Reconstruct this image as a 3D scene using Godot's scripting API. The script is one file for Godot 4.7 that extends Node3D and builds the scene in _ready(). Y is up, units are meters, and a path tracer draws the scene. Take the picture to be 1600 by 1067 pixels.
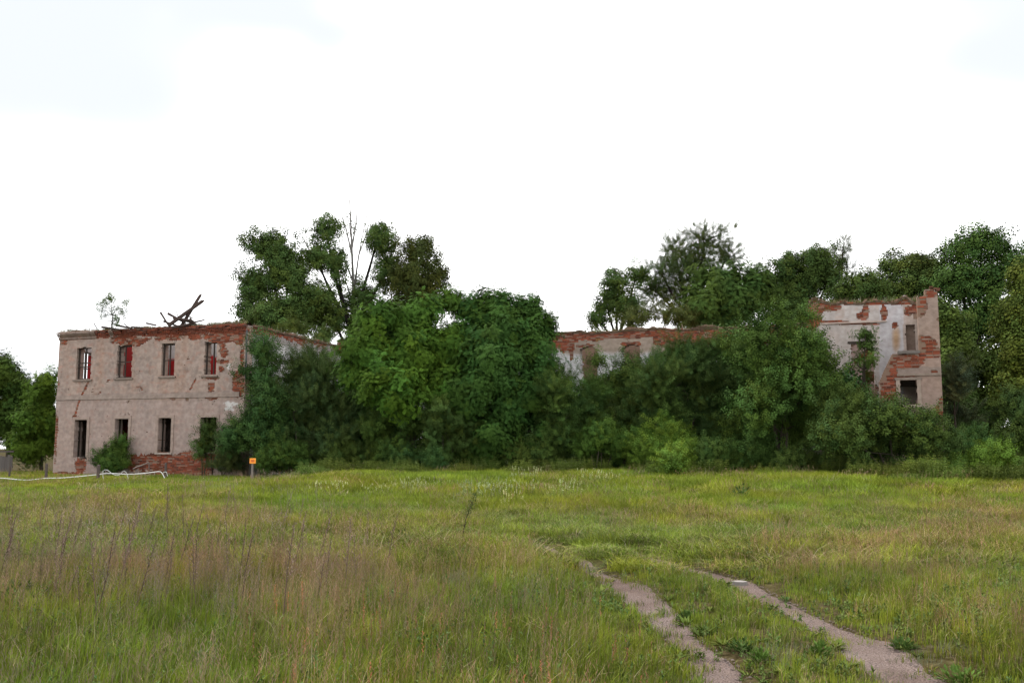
extends Node3D
# A ruined U-shaped manor overgrown with trees, seen across a rough meadow under a bright overcast sky.

const FPX := 1500.0          # focal length in pixels of the 1600 px wide photograph
const PITCH := 0.1089
const EYE := Vector3(0, 1.7, 0)

var rng := RandomNumberGenerator.new()
var n1 := FastNoiseLite.new()
var n2 := FastNoiseLite.new()
var n3 := FastNoiseLite.new()
var taken := {}
var M := {}
var SPRAY := {}
var ruts := []               # two tables of [depth, x_left, x_right]

# ------------------------------------------------------------------ mesh collector
class MB:
	var v := PackedVector3Array()
	var c := PackedColorArray()
	var ix := PackedInt32Array()
	func quad(a: Vector3, b: Vector3, d: Vector3, e: Vector3, col: Color) -> void:
		var k := v.size()
		v.append(a); v.append(b); v.append(d); v.append(e)
		for i in 4: c.append(col)
		ix.append(k); ix.append(k + 1); ix.append(k + 2); ix.append(k); ix.append(k + 2); ix.append(k + 3)
	func quad4(a: Vector3, b: Vector3, d: Vector3, e: Vector3, ca: Color, cb: Color, cd: Color, ce: Color) -> void:
		var k := v.size()
		v.append(a); v.append(b); v.append(d); v.append(e)
		c.append(ca); c.append(cb); c.append(cd); c.append(ce)
		ix.append(k); ix.append(k + 1); ix.append(k + 2); ix.append(k); ix.append(k + 2); ix.append(k + 3)
	func tri(a: Vector3, b: Vector3, d: Vector3, col: Color) -> void:
		var k := v.size()
		v.append(a); v.append(b); v.append(d)
		for i in 3: c.append(col)
		ix.append(k); ix.append(k + 1); ix.append(k + 2)
	func box(o: Vector3, ex: Vector3, ey: Vector3, ez: Vector3, col: Color) -> void:
		# o is the centre, ex ey ez half extents
		var p := []
		for i in 8:
			p.append(o + ex * (1.0 if i & 1 else -1.0) + ey * (1.0 if i & 2 else -1.0) + ez * (1.0 if i & 4 else -1.0))
		quad(p[4], p[6], p[7], p[5], col); quad(p[0], p[1], p[3], p[2], col)
		quad(p[0], p[2], p[6], p[4], col); quad(p[1], p[5], p[7], p[3], col)
		quad(p[2], p[3], p[7], p[6], col); quad(p[0], p[4], p[5], p[1], col)
	func tube(pts: Array, radii: Array, sides: int, col: Color) -> void:
		var start := v.size()
		for i in pts.size():
			var a: Vector3 = pts[maxi(i - 1, 0)]
			var b: Vector3 = pts[mini(i + 1, pts.size() - 1)]
			var t := (b - a).normalized()
			if t.length() < 0.5: t = Vector3.UP
			var s := t.cross(Vector3(0.31, 0.22, 0.92)).normalized()
			var q := t.cross(s).normalized()
			for k in sides:
				var an := TAU * k / sides
				v.append(pts[i] + (s * cos(an) + q * sin(an)) * float(radii[i]))
				c.append(col)
		for i in pts.size() - 1:
			for k in sides:
				var k2 := (k + 1) % sides
				var r0 := start + i * sides
				var r1 := r0 + sides
				ix.append(r0 + k); ix.append(r1 + k); ix.append(r1 + k2)
				ix.append(r0 + k); ix.append(r1 + k2); ix.append(r0 + k2)
	func leaf(o: Vector3, dir: Vector3, up: Vector3, l: float, w: float, fold: float, col: Color) -> void:
		var s := dir.cross(up)
		if s.length() < 0.05: s = dir.cross(Vector3(0.7, 0.1, 0.7))
		s = s.normalized()
		var nn := s.cross(dir).normalized()
		var mid := o + dir * l * 0.45
		var tip := o + dir * l - nn * l * 0.12
		var a := mid + s * w * 0.5 + nn * fold * w
		var b := mid - s * w * 0.5 + nn * fold * w
		tri(o, a, tip, col); tri(o, tip, b, col)
	func mesh(mat: Material) -> ArrayMesh:
		var m := ArrayMesh.new()
		if v.is_empty(): return m
		var ar := []
		ar.resize(Mesh.ARRAY_MAX)
		ar[Mesh.ARRAY_VERTEX] = v
		ar[Mesh.ARRAY_COLOR] = c
		ar[Mesh.ARRAY_INDEX] = ix
		m.add_surface_from_arrays(Mesh.PRIMITIVE_TRIANGLES, ar)
		m.surface_set_material(0, mat)
		return m

# ------------------------------------------------------------------ helpers
func ray(px: float, py: float) -> Vector3:
	var x := (px - 800.0) / FPX
	var y := (533.5 - py) / FPX
	return Vector3(x, y * cos(PITCH) + sin(PITCH), -cos(PITCH) + y * sin(PITCH))

func at(px: float, py: float, depth: float) -> Vector3:
	var r := ray(px, py)
	return EYE + r * (depth / -r.z)

func on_ground(px: float, py: float) -> Vector3:
	var r := ray(px, py)
	return EYE + r * (EYE.y / -r.y)

func project(p: Vector3) -> Vector2:
	var q := p - EYE
	var fz := -q.z * cos(PITCH) + q.y * sin(PITCH)
	var fy := q.y * cos(PITCH) + q.z * sin(PITCH)
	return Vector2(800.0 + q.x / fz * FPX, 533.5 - fy / fz * FPX)

func uv_on(o: Vector3, u: Vector3, n: Vector3, px: float, py: float) -> Vector2:
	var r := ray(px, py)
	var t := (o - EYE).dot(n) / r.dot(n)
	var p := EYE + r * t - o
	return Vector2(p.dot(u), p.y)

func rect_on(o: Vector3, u: Vector3, n: Vector3, x0: float, y0: float, x1: float, y1: float) -> Rect2:
	var ym := (y0 + y1) / 2.0
	var xm := (x0 + x1) / 2.0
	var ul := uv_on(o, u, n, x0, ym).x
	var ur := uv_on(o, u, n, x1, ym).x
	var vt := uv_on(o, u, n, xm, y0).y
	var vb := uv_on(o, u, n, xm, y1).y
	return Rect2(minf(ul, ur), vb, absf(ur - ul), vt - vb)

func numbered(called: String) -> String:
	var k: int = taken.get(called, 0)
	taken[called] = k + 1
	return called if k == 0 else "%s_%03d" % [called, k]

func tag(o: Node3D, label: String, category: String, group := "", kind := "") -> Node3D:
	if label: o.set_meta("label", label)
	if category: o.set_meta("category", category)
	if group: o.set_meta("group", group)
	if kind: o.set_meta("kind", kind)
	return o

func thing(called: String, where: Vector3, label: String, category: String, group := "") -> Node3D:
	var o := Node3D.new()
	o.name = numbered(called)
	add_child(o)
	o.position = where
	return tag(o, label, category, group)

func part(called: String, m: Mesh, parent: Node3D) -> MeshInstance3D:
	var o := MeshInstance3D.new()
	o.name = called
	o.mesh = m
	parent.add_child(o, true)
	return o

func single(called: String, m: Mesh, label: String, category: String, group := "", kind := "") -> MeshInstance3D:
	var o := MeshInstance3D.new()
	o.name = numbered(called)
	o.mesh = m
	add_child(o)
	tag(o, label, category, group, kind)
	return o

func many(called: String, m: Mesh, where: Array, tint: Array, parent: Node3D) -> MultiMeshInstance3D:
	var mm := MultiMesh.new()
	mm.transform_format = MultiMesh.TRANSFORM_3D
	mm.use_colors = true
	mm.mesh = m
	mm.instance_count = where.size()
	for i in where.size():
		mm.set_instance_transform(i, where[i])
		mm.set_instance_color(i, tint[i])
	var o := MultiMeshInstance3D.new()
	o.name = called
	o.multimesh = mm
	parent.add_child(o, true)
	return o

func rdir() -> Vector3:
	var z := rng.randf_range(-1, 1)
	var a := rng.randf() * TAU
	var r := sqrt(1.0 - z * z)
	return Vector3(r * cos(a), z, r * sin(a))

func along(y: Vector3, spin: float, s: float) -> Basis:
	y = y.normalized()
	var x := y.cross(Vector3(0.35, 0.1, 0.93)).normalized()
	var z := x.cross(y).normalized()
	var b := Basis(x, y, z)
	return Basis(y, spin) * b * Basis.from_scale(Vector3(s, s, s))

func ell(p: Vector2, x: float, y: float, rx: float, ry: float) -> float:
	var dx := (p.x - x) / rx
	var dy := (p.y - y) / ry
	return 1.0 - (dx * dx + dy * dy)

func seg(p: Vector2, pts: Array) -> float:
	var best := 1e9
	for i in pts.size() - 1:
		var a: Vector2 = pts[i]
		var b: Vector2 = pts[i + 1]
		var t := clampf((p - a).dot(b - a) / (b - a).length_squared(), 0.0, 1.0)
		best = minf(best, p.distance_to(a + (b - a) * t))
	return best

func gray(k: float) -> Color:
	return Color(k, k, k)

func tex(freq: float, lo: Color, hi: Color, oct := 4, seed_ := 1, size := 512) -> NoiseTexture2D:
	var f := FastNoiseLite.new()
	f.seed = seed_
	f.frequency = freq
	f.fractal_octaves = oct
	var t := NoiseTexture2D.new()
	t.width = size; t.height = size
	t.seamless = true
	t.noise = f
	var g := Gradient.new()
	g.set_color(0, lo); g.set_color(1, hi)
	t.color_ramp = g
	return t

func bumps(freq: float, strength: float, seed_ := 1) -> NoiseTexture2D:
	var f := FastNoiseLite.new()
	f.seed = seed_
	f.frequency = freq
	var t := NoiseTexture2D.new()
	t.width = 512; t.height = 512
	t.seamless = true
	t.as_normal_map = true
	t.bump_strength = strength
	t.noise = f
	return t

func mat(rough: float, spec := 0.3) -> StandardMaterial3D:
	var m := StandardMaterial3D.new()
	m.vertex_color_use_as_albedo = true
	m.roughness = rough
	m.metallic_specular = spec
	return m

func triplanar(m: StandardMaterial3D, s: float) -> void:
	m.uv1_triplanar = true
	m.uv1_world_triplanar = true
	m.uv1_scale = Vector3(s, s, s)

func materials() -> void:
	var leafm := mat(0.65, 0.14)
	leafm.backlight = Color(0.34, 0.44, 0.12)
	M.leaf = leafm
	var grassm := mat(0.7, 0.16)
	grassm.backlight = Color(0.4, 0.45, 0.2)
	M.grass = grassm
	var pl := mat(0.95, 0.2)
	pl.albedo_texture = tex(0.012, Color(0.80, 0.785, 0.77), Color(1, 1, 1), 5, 3)
	pl.normal_enabled = true
	pl.normal_texture = bumps(0.03, 2.0, 4)
	triplanar(pl, 0.45)
	M.plaster = pl
	var br := mat(0.95, 0.2)
	br.albedo_texture = tex(0.05, Color(0.66, 0.64, 0.62), Color(1, 1, 1), 4, 8)
	triplanar(br, 1.6)
	M.brick = br
	var wd := mat(0.85, 0.25)
	wd.albedo_texture = tex(0.06, Color(0.6, 0.58, 0.56), Color(1, 1, 1), 4, 9)
	triplanar(wd, 2.0)
	M.wood = wd
	M.bark = wd
	M.paint = mat(0.5, 0.5)
	var gd := mat(0.98, 0.1)
	gd.albedo_texture = tex(0.03, Color(0.55, 0.52, 0.45), Color(1, 1, 1), 5, 12)
	gd.normal_enabled = true
	gd.normal_texture = bumps(0.05, 8.0, 13)
	triplanar(gd, 0.5)
	M.ground = gd
	var tr := mat(0.97, 0.15)
	tr.albedo_texture = tex(0.10, Color(0.45, 0.42, 0.42), Color(1, 1, 1), 4, 15)
	tr.normal_enabled = true
	tr.normal_texture = bumps(0.12, 10.0, 16)
	triplanar(tr, 0.9)
	M.track = tr

# ------------------------------------------------------------------ sky, sun, camera
func surroundings() -> void:
	var cam := Camera3D.new()
	cam.name = "camera"
	add_child(cam)
	cam.position = EYE
	cam.rotation.x = PITCH
	cam.fov = rad_to_deg(2.0 * atan(533.5 / FPX))
	cam.near = 0.1
	cam.far = 2000.0
	cam.current = true
	# one even overcast sky with a few thin blue gaps
	var w := 512
	var h := 256
	var im := Image.create(w, h, false, Image.FORMAT_RGBF)
	var f := FastNoiseLite.new()
	f.seed = 21
	f.frequency = 0.9
	f.fractal_octaves = 5
	for j in h:
		var el := PI / 2 - PI * (j + 0.5) / h
		for i in w:
			var az := TAU * (i + 0.5) / w
			var d := Vector3(sin(az) * cos(el), sin(el), -cos(az) * cos(el))
			var k := f.get_noise_3dv(d * Vector3(2.0, 4.5, 2.0) + Vector3(3.1, 0.4, 1.7))
			var gap := smoothstep(0.10, 0.42, k)
			# thin spots of the cloud deck, the one at the upper edge of the view among them
			for s in [[-0.47, 0.35], [-0.42, 0.52], [0.50, 0.36], [1.7, 0.6], [2.9, 0.4], [4.1, 0.7], [3.5, 0.9]]:
				var q := Vector3(sin(s[0]) * cos(s[1]), sin(s[1]), -cos(s[0]) * cos(s[1]))
				gap = maxf(gap, smoothstep(0.34, 0.0, q.distance_to(d)) * (0.5 + 1.3 * k))
			gap = 1.0 - pow(1.0 - clampf(gap, 0.0, 0.97), 4.0)
			var cloud := Color(1.0, 1.0, 1.0) * (1.45 + 0.3 * f.get_noise_3dv(d * 3.0))
			var blue := Color(0.535, 0.562, 0.59)
			im.set_pixel(i, j, cloud.lerp(blue, gap))
	var sm := PanoramaSkyMaterial.new()
	sm.panorama = ImageTexture.create_from_image(im)
	sm.energy_multiplier = 1.0
	var sky := Sky.new()
	sky.sky_material = sm
	var e := Environment.new()
	e.background_mode = Environment.BG_SKY
	e.sky = sky
	e.tonemap_mode = Environment.TONE_MAPPER_LINEAR
	e.tonemap_exposure = 1.74
	e.sdfgi_enabled = true
	e.ssao_enabled = true
	e.ssil_enabled = true
	var we := WorldEnvironment.new()
	we.name = "environment"
	we.environment = e
	add_child(we)
	var sun := DirectionalLight3D.new()
	sun.name = "sun"
	add_child(sun)
	sun.light_energy = 0.5
	sun.light_angular_distance = 10.0
	sun.light_color = Color(1.0, 0.96, 0.9)
	sun.shadow_enabled = true
	sun.look_at_from_position(Vector3.ZERO, -Vector3(-0.50, 0.72, -0.48), Vector3.UP)

# ------------------------------------------------------------------ ground and wheel tracks
func rut_at(k: int, depth: float) -> Vector2:
	var t: Array = ruts[k]
	if depth <= t[0][0]: return Vector2(t[0][1], t[0][2])
	for i in t.size() - 1:
		if depth <= t[i + 1][0]:
			var f: float = (depth - t[i][0]) / maxf(t[i + 1][0] - t[i][0], 1e-4)
			return Vector2(lerpf(t[i][1], t[i + 1][1], f), lerpf(t[i][2], t[i + 1][2], f))
	return Vector2(1e6, 1e6)

func track_gap(x: float, z: float) -> float:
	# metres to the nearer edge of the nearer wheel track, negative inside it
	var best := 99.0
	for k in 2:
		var r := rut_at(k, -z)
		if r.x > 1e5: continue
		best = minf(best, maxf(r.x - x, x - r.y))
	return best

func height(x: float, z: float) -> float:
	var h := 0.09 * n1.get_noise_2d(x * 9.0, z * 9.0) + 0.02 * n2.get_noise_2d(x * 60.0, z * 60.0)
	h += (0.40 + 0.12 * n1.get_noise_2d(x * 22.0, 5.0)) * smoothstep(20.0, 38.0, -z) * smoothstep(-12.0, -6.0, x) * smoothstep(75.0, 60.0, -z)
	if z < -4.0 and z > -24.0:
		var g := track_gap(x, z)
		h -= 0.06 * smoothstep(0.25, -0.15, g)
	return h

func make_ground() -> void:
	var left := [[1200, 1130, 1282], [1120, 1112, 1216], [1067, 1094, 1180], [1055, 1090, 1170], [1036, 1080, 1152], [1017, 1070, 1126], [999, 1054, 1094], [980, 1032, 1076], [961, 1011, 1062], [942, 986, 1040], [920, 952, 1020], [905, 938, 986], [894, 926, 950], [880, 905, 921], [868, 882, 893], [858, 862, 871], [845, 835, 842]]
	var right := [[1200, 1550, 1690], [1120, 1458, 1580], [1067, 1394, 1482], [1055, 1381, 1466], [1036, 1355, 1432], [1017, 1328, 1408], [999, 1302, 1380], [980, 1266, 1312], [961, 1233, 1266], [942, 1192, 1233], [924, 1156, 1196], [909, 1118, 1174], [897, 1092, 1126], [888, 1064, 1092], [880, 1040, 1056], [870, 1005, 1016], [858, 970, 978]]
	for src in [left, right]:
		var t := []
		for r in src:
			var a := on_ground(r[1], r[0])
			var b := on_ground(r[2], r[0])
			t.append([-a.z, a.x, b.x])
		ruts.append(t)
	var xs := []
	var zs := []
	var x := -9.0
	while x < 14.0:
		xs.append(x); x += 0.14
	while x < 60.0:
		xs.append(x); x += 1.0
	xs.append_array([80.0, 130.0, 250.0, 600.0])
	x = -10.0
	while x > -60.0:
		xs.push_front(x); x -= 1.0
	for q in [-80.0, -130.0, -250.0, -600.0]: xs.push_front(q)
	var z := 20.0
	while z > -4.0:
		zs.append(z); z -= 2.0
	while z > -20.0:
		zs.append(z); z -= 0.14
	while z > -75.0:
		zs.append(z); z -= 1.0
	zs.append_array([-90.0, -130.0, -250.0, -700.0])
	var b := MB.new()
	for zz in zs:
		for xx in xs:
			b.v.append(Vector3(xx, height(xx, zz), zz))
			var k := n2.get_noise_2d(xx * 6.0, zz * 6.0)
			b.c.append(Color(0.085, 0.085, 0.032).lerp(Color(0.12, 0.095, 0.055), clampf(0.5 + k, 0, 1)))
	var w := xs.size()
	for j in zs.size() - 1:
		for i in w - 1:
			var a := j * w + i
			b.ix.append_array([a, a + w, a + 1, a + 1, a + w, a + w + 1])
	single("ground", b.mesh(M.ground), "rough earth of the meadow under the grass", "ground", "", "structure")
	# wheel tracks: gravelly strips a little above the soil, ragged at the sides
	var labels := ["bare pinkish gravel wheel track with the wider bend, beside the tall grass", "bare pinkish gravel wheel track with a pale flat stone at its edge"]
	for k in 2:
		var t: Array = ruts[k]
		var m := MB.new()
		var d: float = t[0][0]
		var cols := 10
		var rows := 0
		while d < t[t.size() - 1][0]:
			var r := rut_at(k, d)
			var wob := 0.09 * n2.get_noise_2d(d * 50.0, k * 50.0)
			var wob2 := 0.09 * n2.get_noise_2d(d * 50.0 + 400.0, k * 50.0)
			for i in cols + 1:
				var xx := lerpf(r.x - 0.04 + wob, r.y + 0.04 + wob2, float(i) / cols)
				var edge: float = absf(2.0 * i / cols - 1.0)
				var y := height(xx, -d) + 0.014 - 0.02 * pow(edge, 6.0) + 0.006 * n2.get_noise_2d(xx * 300.0, d * 300.0)
				m.v.append(Vector3(xx, y, -d))
				var q := 0.5 + 0.5 * n1.get_noise_2d(xx * 60.0, d * 60.0)
				m.c.append(Color(0.27, 0.198, 0.168).lerp(Color(0.43, 0.35, 0.315), clampf(q * 1.5 - 0.25 + 0.3 * n2.get_noise_2d(xx * 400.0, d * 400.0), 0, 1)))
			d += 0.07
			rows += 1
		for j in rows - 1:
			for i in cols:
				var a := j * (cols + 1) + i
				m.ix.append_array([a, a + cols + 1, a + 1, a + 1, a + cols + 1, a + cols + 2])
		single("wheel_track", m.mesh(M.track), labels[k], "track", "", "structure")
	# loose stones on the tracks
	var st := MB.new()
	var ico := [Vector3(1, 0.1, 0), Vector3(0.3, 0.0, 0.9), Vector3(-0.8, 0.1, 0.5), Vector3(-0.7, 0, -0.6), Vector3(0.4, 0.05, -0.8)]
	for i in 5:
		st.tri(ico[i], Vector3(0.05, 0.55, 0), ico[(i + 1) % 5], gray(1))
	var tr := []
	var co := []
	for i in 9000:
		var k := i % 2
		var d := 5.2 + 9.0 * pow(rng.randf(), 1.4)
		var r := rut_at(k, d)
		var x2 := lerpf(r.x - 0.05, r.y + 0.05, rng.randf())
		var s := 0.004 + 0.016 * pow(rng.randf(), 4.0)
		tr.append(Transform3D(Basis(Vector3.UP, rng.randf() * TAU) * Basis.from_scale(Vector3(s, s, s)), Vector3(x2, height(x2, -d) + 0.011, -d)))
		var g := rng.randf_range(0.75, 1.25)
		co.append(Color(0.28 * g, 0.225 * g, 0.21 * g).lerp(Color(0.42, 0.4, 0.38), 0.25 * rng.randf()))
	var o := many(numbered("gravel"), st.mesh(M.track), tr, co, self)
	tag(o, "loose pinkish gravel stones scattered over both wheel tracks", "gravel", "", "stuff")

# ------------------------------------------------------------------ foliage
func spray(kind: String, b: MB, tf: Transform3D) -> void:
	# a twig growing along +y with leaves, put where tf says; colours are small factors
	var t := MB.new()
	var up := Vector3.UP
	var turn := rng.randf() * TAU
	t.tube([Vector3.ZERO, Vector3(0, 0.4, 0)], [0.006, 0.002], 3, Color(0.7, 0.5, 0.35))
	match kind:
		"pinnate":
			for i in 5:
				var a := i * 2.4 + turn
				var p := Vector3(0, 0.06 + 0.08 * i, 0)
				var dir := Vector3(cos(a), 0.45 + 0.1 * i, sin(a)).normalized()
				var len := rng.randf_range(0.2, 0.3)
				for s in 5:
					dir = (dir + Vector3(0, -0.13, 0)).normalized()
					p += dir * len / 5.0
					var side := dir.cross(up).normalized()
					for sg in [-1.0, 1.0]:
						var ld: Vector3 = (side * sg * 0.9 + dir * 0.55 + Vector3(0, rng.randf_range(-0.35, 0.05), 0)).normalized()
						t.leaf(p, ld, up, rng.randf_range(0.075, 0.11), 0.045, 0.12, gray(rng.randf_range(0.8, 1.2)))
				t.leaf(p, dir, up, 0.1, 0.045, 0.12, gray(1.05))
		"broad":
			for i in 16:
				var a := i * 2.4 + turn
				var dir := Vector3(cos(a), rng.randf_range(-0.1, 0.6), sin(a)).normalized()
				var p := Vector3(0, 0.05 + 0.026 * i, 0) + dir * rng.randf_range(0.05, 0.16)
				var ld := (dir + Vector3(rng.randf_range(-0.3, 0.3), rng.randf_range(-0.7, 0.1), rng.randf_range(-0.3, 0.3))).normalized()
				t.leaf(p, ld, up + 0.5 * rdir(), rng.randf_range(0.11, 0.16), rng.randf_range(0.09, 0.13), 0.1, gray(rng.randf_range(0.78, 1.22)))
		"willow":
			for i in 32:
				var a := i * 2.4 + turn
				var dir := Vector3(cos(a), rng.randf_range(0.3, 1.1), sin(a)).normalized()
				t.leaf(Vector3(0, 0.02 + 0.015 * i, 0) + dir * 0.02, dir, up + 0.4 * rdir(), rng.randf_range(0.08, 0.12), 0.027, 0.1, gray(rng.randf_range(0.8, 1.25)))
		_:
			for i in 22:
				var a := i * 2.4 + turn
				var dir := Vector3(cos(a), rng.randf_range(0.0, 0.8), sin(a)).normalized()
				var p := Vector3(0, 0.03 + 0.02 * i, 0) + dir * rng.randf_range(0.02, 0.07)
				var ld := (dir + Vector3(0, rng.randf_range(-0.6, 0.2), 0)).normalized()
				t.leaf(p, ld, up + 0.4 * rdir(), rng.randf_range(0.07, 0.1), rng.randf_range(0.045, 0.06), 0.14, gray(rng.randf_range(0.78, 1.22)))
	var k := b.v.size()
	b.v.append_array(tf * t.v)
	b.c.append_array(t.c)
	for q in t.ix: b.ix.append(k + q)

func make_sprays() -> void:
	# clumps of sprays about half a metre in radius, six of each kind
	for kind in ["pinnate", "broad", "willow", "oval", "broad loose", "willow loose", "pinnate loose"]:
		var arr := []
		var loose: bool = kind.ends_with("loose")
		for variant in 6:
			var b := MB.new()
			for i in (6 if loose else 17):
				var o := rdir() * (0.75 if loose else 0.5) * pow(rng.randf(), 0.45)
				o.y *= 0.75
				var ax := o.normalized() * 0.6 + rdir() * 0.5 + Vector3(0, 0.55, 0)
				spray(kind.get_slice(" ", 0), b, Transform3D(along(ax, rng.randf() * TAU, rng.randf_range(0.8, 1.2)), o - ax.normalized() * 0.2))
			# a few shoots stick out
			for i in 3:
				var ax := rdir() * 0.7 + Vector3(0, 1.0, 0)
				spray(kind.get_slice(" ", 0), b, Transform3D(along(ax, rng.randf() * TAU, rng.randf_range(0.8, 1.1)), ax.normalized() * rng.randf_range(0.3, 0.5)))
			arr.append(b.mesh(M.leaf))
		SPRAY[kind] = arr

# lobes: [centre, radii]; leaf clumps are spread through each lobe, denser towards its skin
func make_plant(called: String, label: String, category: String, group: String, base: Vector3, lobes: Array, kind: String, col: Color, dens := 1.0, clump := 0.5, size := 1.0, upward := 0.35, trunks := 1, bark := Color(0.09, 0.075, 0.06), col2 := Color(0, 0, 0, 0)) -> Node3D:
	var t := thing(called, base, label, category, group)
	var wood := MB.new()
	var where := [[], [], [], [], [], []]
	var tint := [[], [], [], [], [], []]
	var total := Vector3.ZERO
	for l in lobes: total += l[0]
	total /= lobes.size()
	var hgt := 0.5
	for l in lobes: hgt = maxf(hgt, l[0].y + l[1].y - base.y)
	# stems
	var forks := []
	for s in trunks:
		var foot := Vector3(rng.randf_range(-0.25, 0.25), 0, rng.randf_range(-0.25, 0.25)) * (0.0 if trunks == 1 else float(trunks) * 0.35)
		foot.y = -0.1
		var aim: Vector3 = (total - base) if trunks == 1 else (lobes[s % lobes.size()][0] - base)
		var top := Vector3(lerpf(foot.x, aim.x, 0.6), aim.y * 0.75, lerpf(foot.z, aim.z, 0.6))
		var r := hgt * 0.016 / sqrt(float(trunks)) + 0.012
		var pts := []
		var rad := []
		for i in 6:
			var f := i / 5.0
			pts.append(foot.lerp(top, f) + Vector3(n1.get_noise_2d(f * 60.0, base.x * 9.0 + s * 31.0), 0, n1.get_noise_2d(f * 60.0, base.z * 9.0 + 70.0)) * hgt * 0.05 * sin(f * PI))
			rad.append(r * (1.15 - 0.6 * f))
		wood.tube(pts, rad, 7, bark)
		forks.append([pts, r])
	for l in lobes:
		var c: Vector3 = l[0] - base
		var rr: Vector3 = l[1]
		var fk: Array = forks[rng.randi() % forks.size()]
		var best := 2
		for i in range(2, 6):
			if fk[0][i].y < c.y - rr.y * 0.35: best = i
		var a: Vector3 = fk[0][best]
		var limb_r: float = fk[1] * 0.5
		var mid := a.lerp(c, 0.5) + Vector3(0, -0.08 * a.distance_to(c), 0)
		wood.tube([a, mid, c], [limb_r, limb_r * 0.75, limb_r * 0.4], 6, bark)
		var mean := (rr.x + rr.y + rr.z) / 3.0
		var sc := size * minf(1.0, clump / 0.5)
		var cr := 0.5 * sc
		var nc := maxi(2, int(8.6 * dens * mean * mean / (cr * cr)))
		for i in nc:
			var d := rdir()
			if d.y < -0.3 and rng.randf() < 0.35: d.y = -d.y
			var bulge := 0.78 + 0.8 * n1.get_noise_3dv((d * 1.5 + c * 0.35) * 45.0)
			var depth := 1.0 - 0.65 * pow(rng.randf(), 1.5)
			if rng.randf() < 0.09: depth = rng.randf_range(1.05, 1.32)      # a shoot standing out of the crown
			var cc := c + d * rr * bulge * depth
			if cc.y < 0.1: continue
			if depth > 0.68 and mean > 0.7 and n2.get_noise_3dv((cc + base) * 75.0) < -0.08: continue     # gaps between the boughs
			if i % 3 == 0:
				var q := c.lerp(cc, 0.5) + rdir() * 0.08 * mean
				wood.tube([c + d * rr * 0.1, q, cc], [limb_r * 0.32, limb_r * 0.2, 0.006], 4, bark)
			var ax := d * 0.6 + rdir() * 0.35 + Vector3(0, upward + 0.15, 0)
			var s := sc * rng.randf_range(0.7, 1.2)
			var vi := rng.randi() % 6
			where[vi].append(Transform3D(along(ax, rng.randf() * TAU, s), cc))
			var g := rng.randf_range(0.72, 1.25)
			var hue := rng.randf_range(-1, 1)
			var cx := col
			if col2.a > 0.0: cx = col.lerp(col2, clampf(0.5 + 0.9 * n2.get_noise_3dv((cc + base) * 18.0) + rng.randf_range(-0.2, 0.2), 0, 1))
			tint[vi].append(Color(cx.r * g * (1.0 + 0.14 * hue), cx.g * g * 1.05, cx.b * g * (0.8 - 0.15 * hue)))
	part("trunk", wood.mesh(M.bark), t)
	for vi in 6:
		if where[vi].size(): many("crown", SPRAY[kind][vi], where[vi], tint[vi], t).set_meta("kind", "stuff")
	return t

# lobes given in photograph pixels at a depth: [px, py, rx, ry, (depth shift)]
func plant_px(called: String, label: String, category: String, group: String, basepx: float, depth: float, lb: Array, kind: String, col: Color, dens := 1.0, clump := 0.5, size := 1.0, upward := 0.35, trunks := 1, bark := Color(0.09, 0.075, 0.06), col2 := Color(0, 0, 0, 0)) -> Node3D:
	var lobes := []
	for q in lb:
		var dz: float = (q[4] if q.size() > 4 else 0.0) + rng.randf_range(-0.9, 0.9) * minf(1.0, q[2] * depth / FPX)
		var c := at(q[0], q[1], depth - dz)
		var k := depth / FPX
		var rx: float = q[2] * k
		var ry: float = q[3] * k
		lobes.append([c, Vector3(rx, ry, (rx + ry) * 0.5)])
	var b := at(basepx, 740, depth)
	b.y = height(b.x, b.z)
	return make_plant(called, label, category, group, b, lobes, kind, col, dens, clump, size, upward, trunks, bark, col2)

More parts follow.
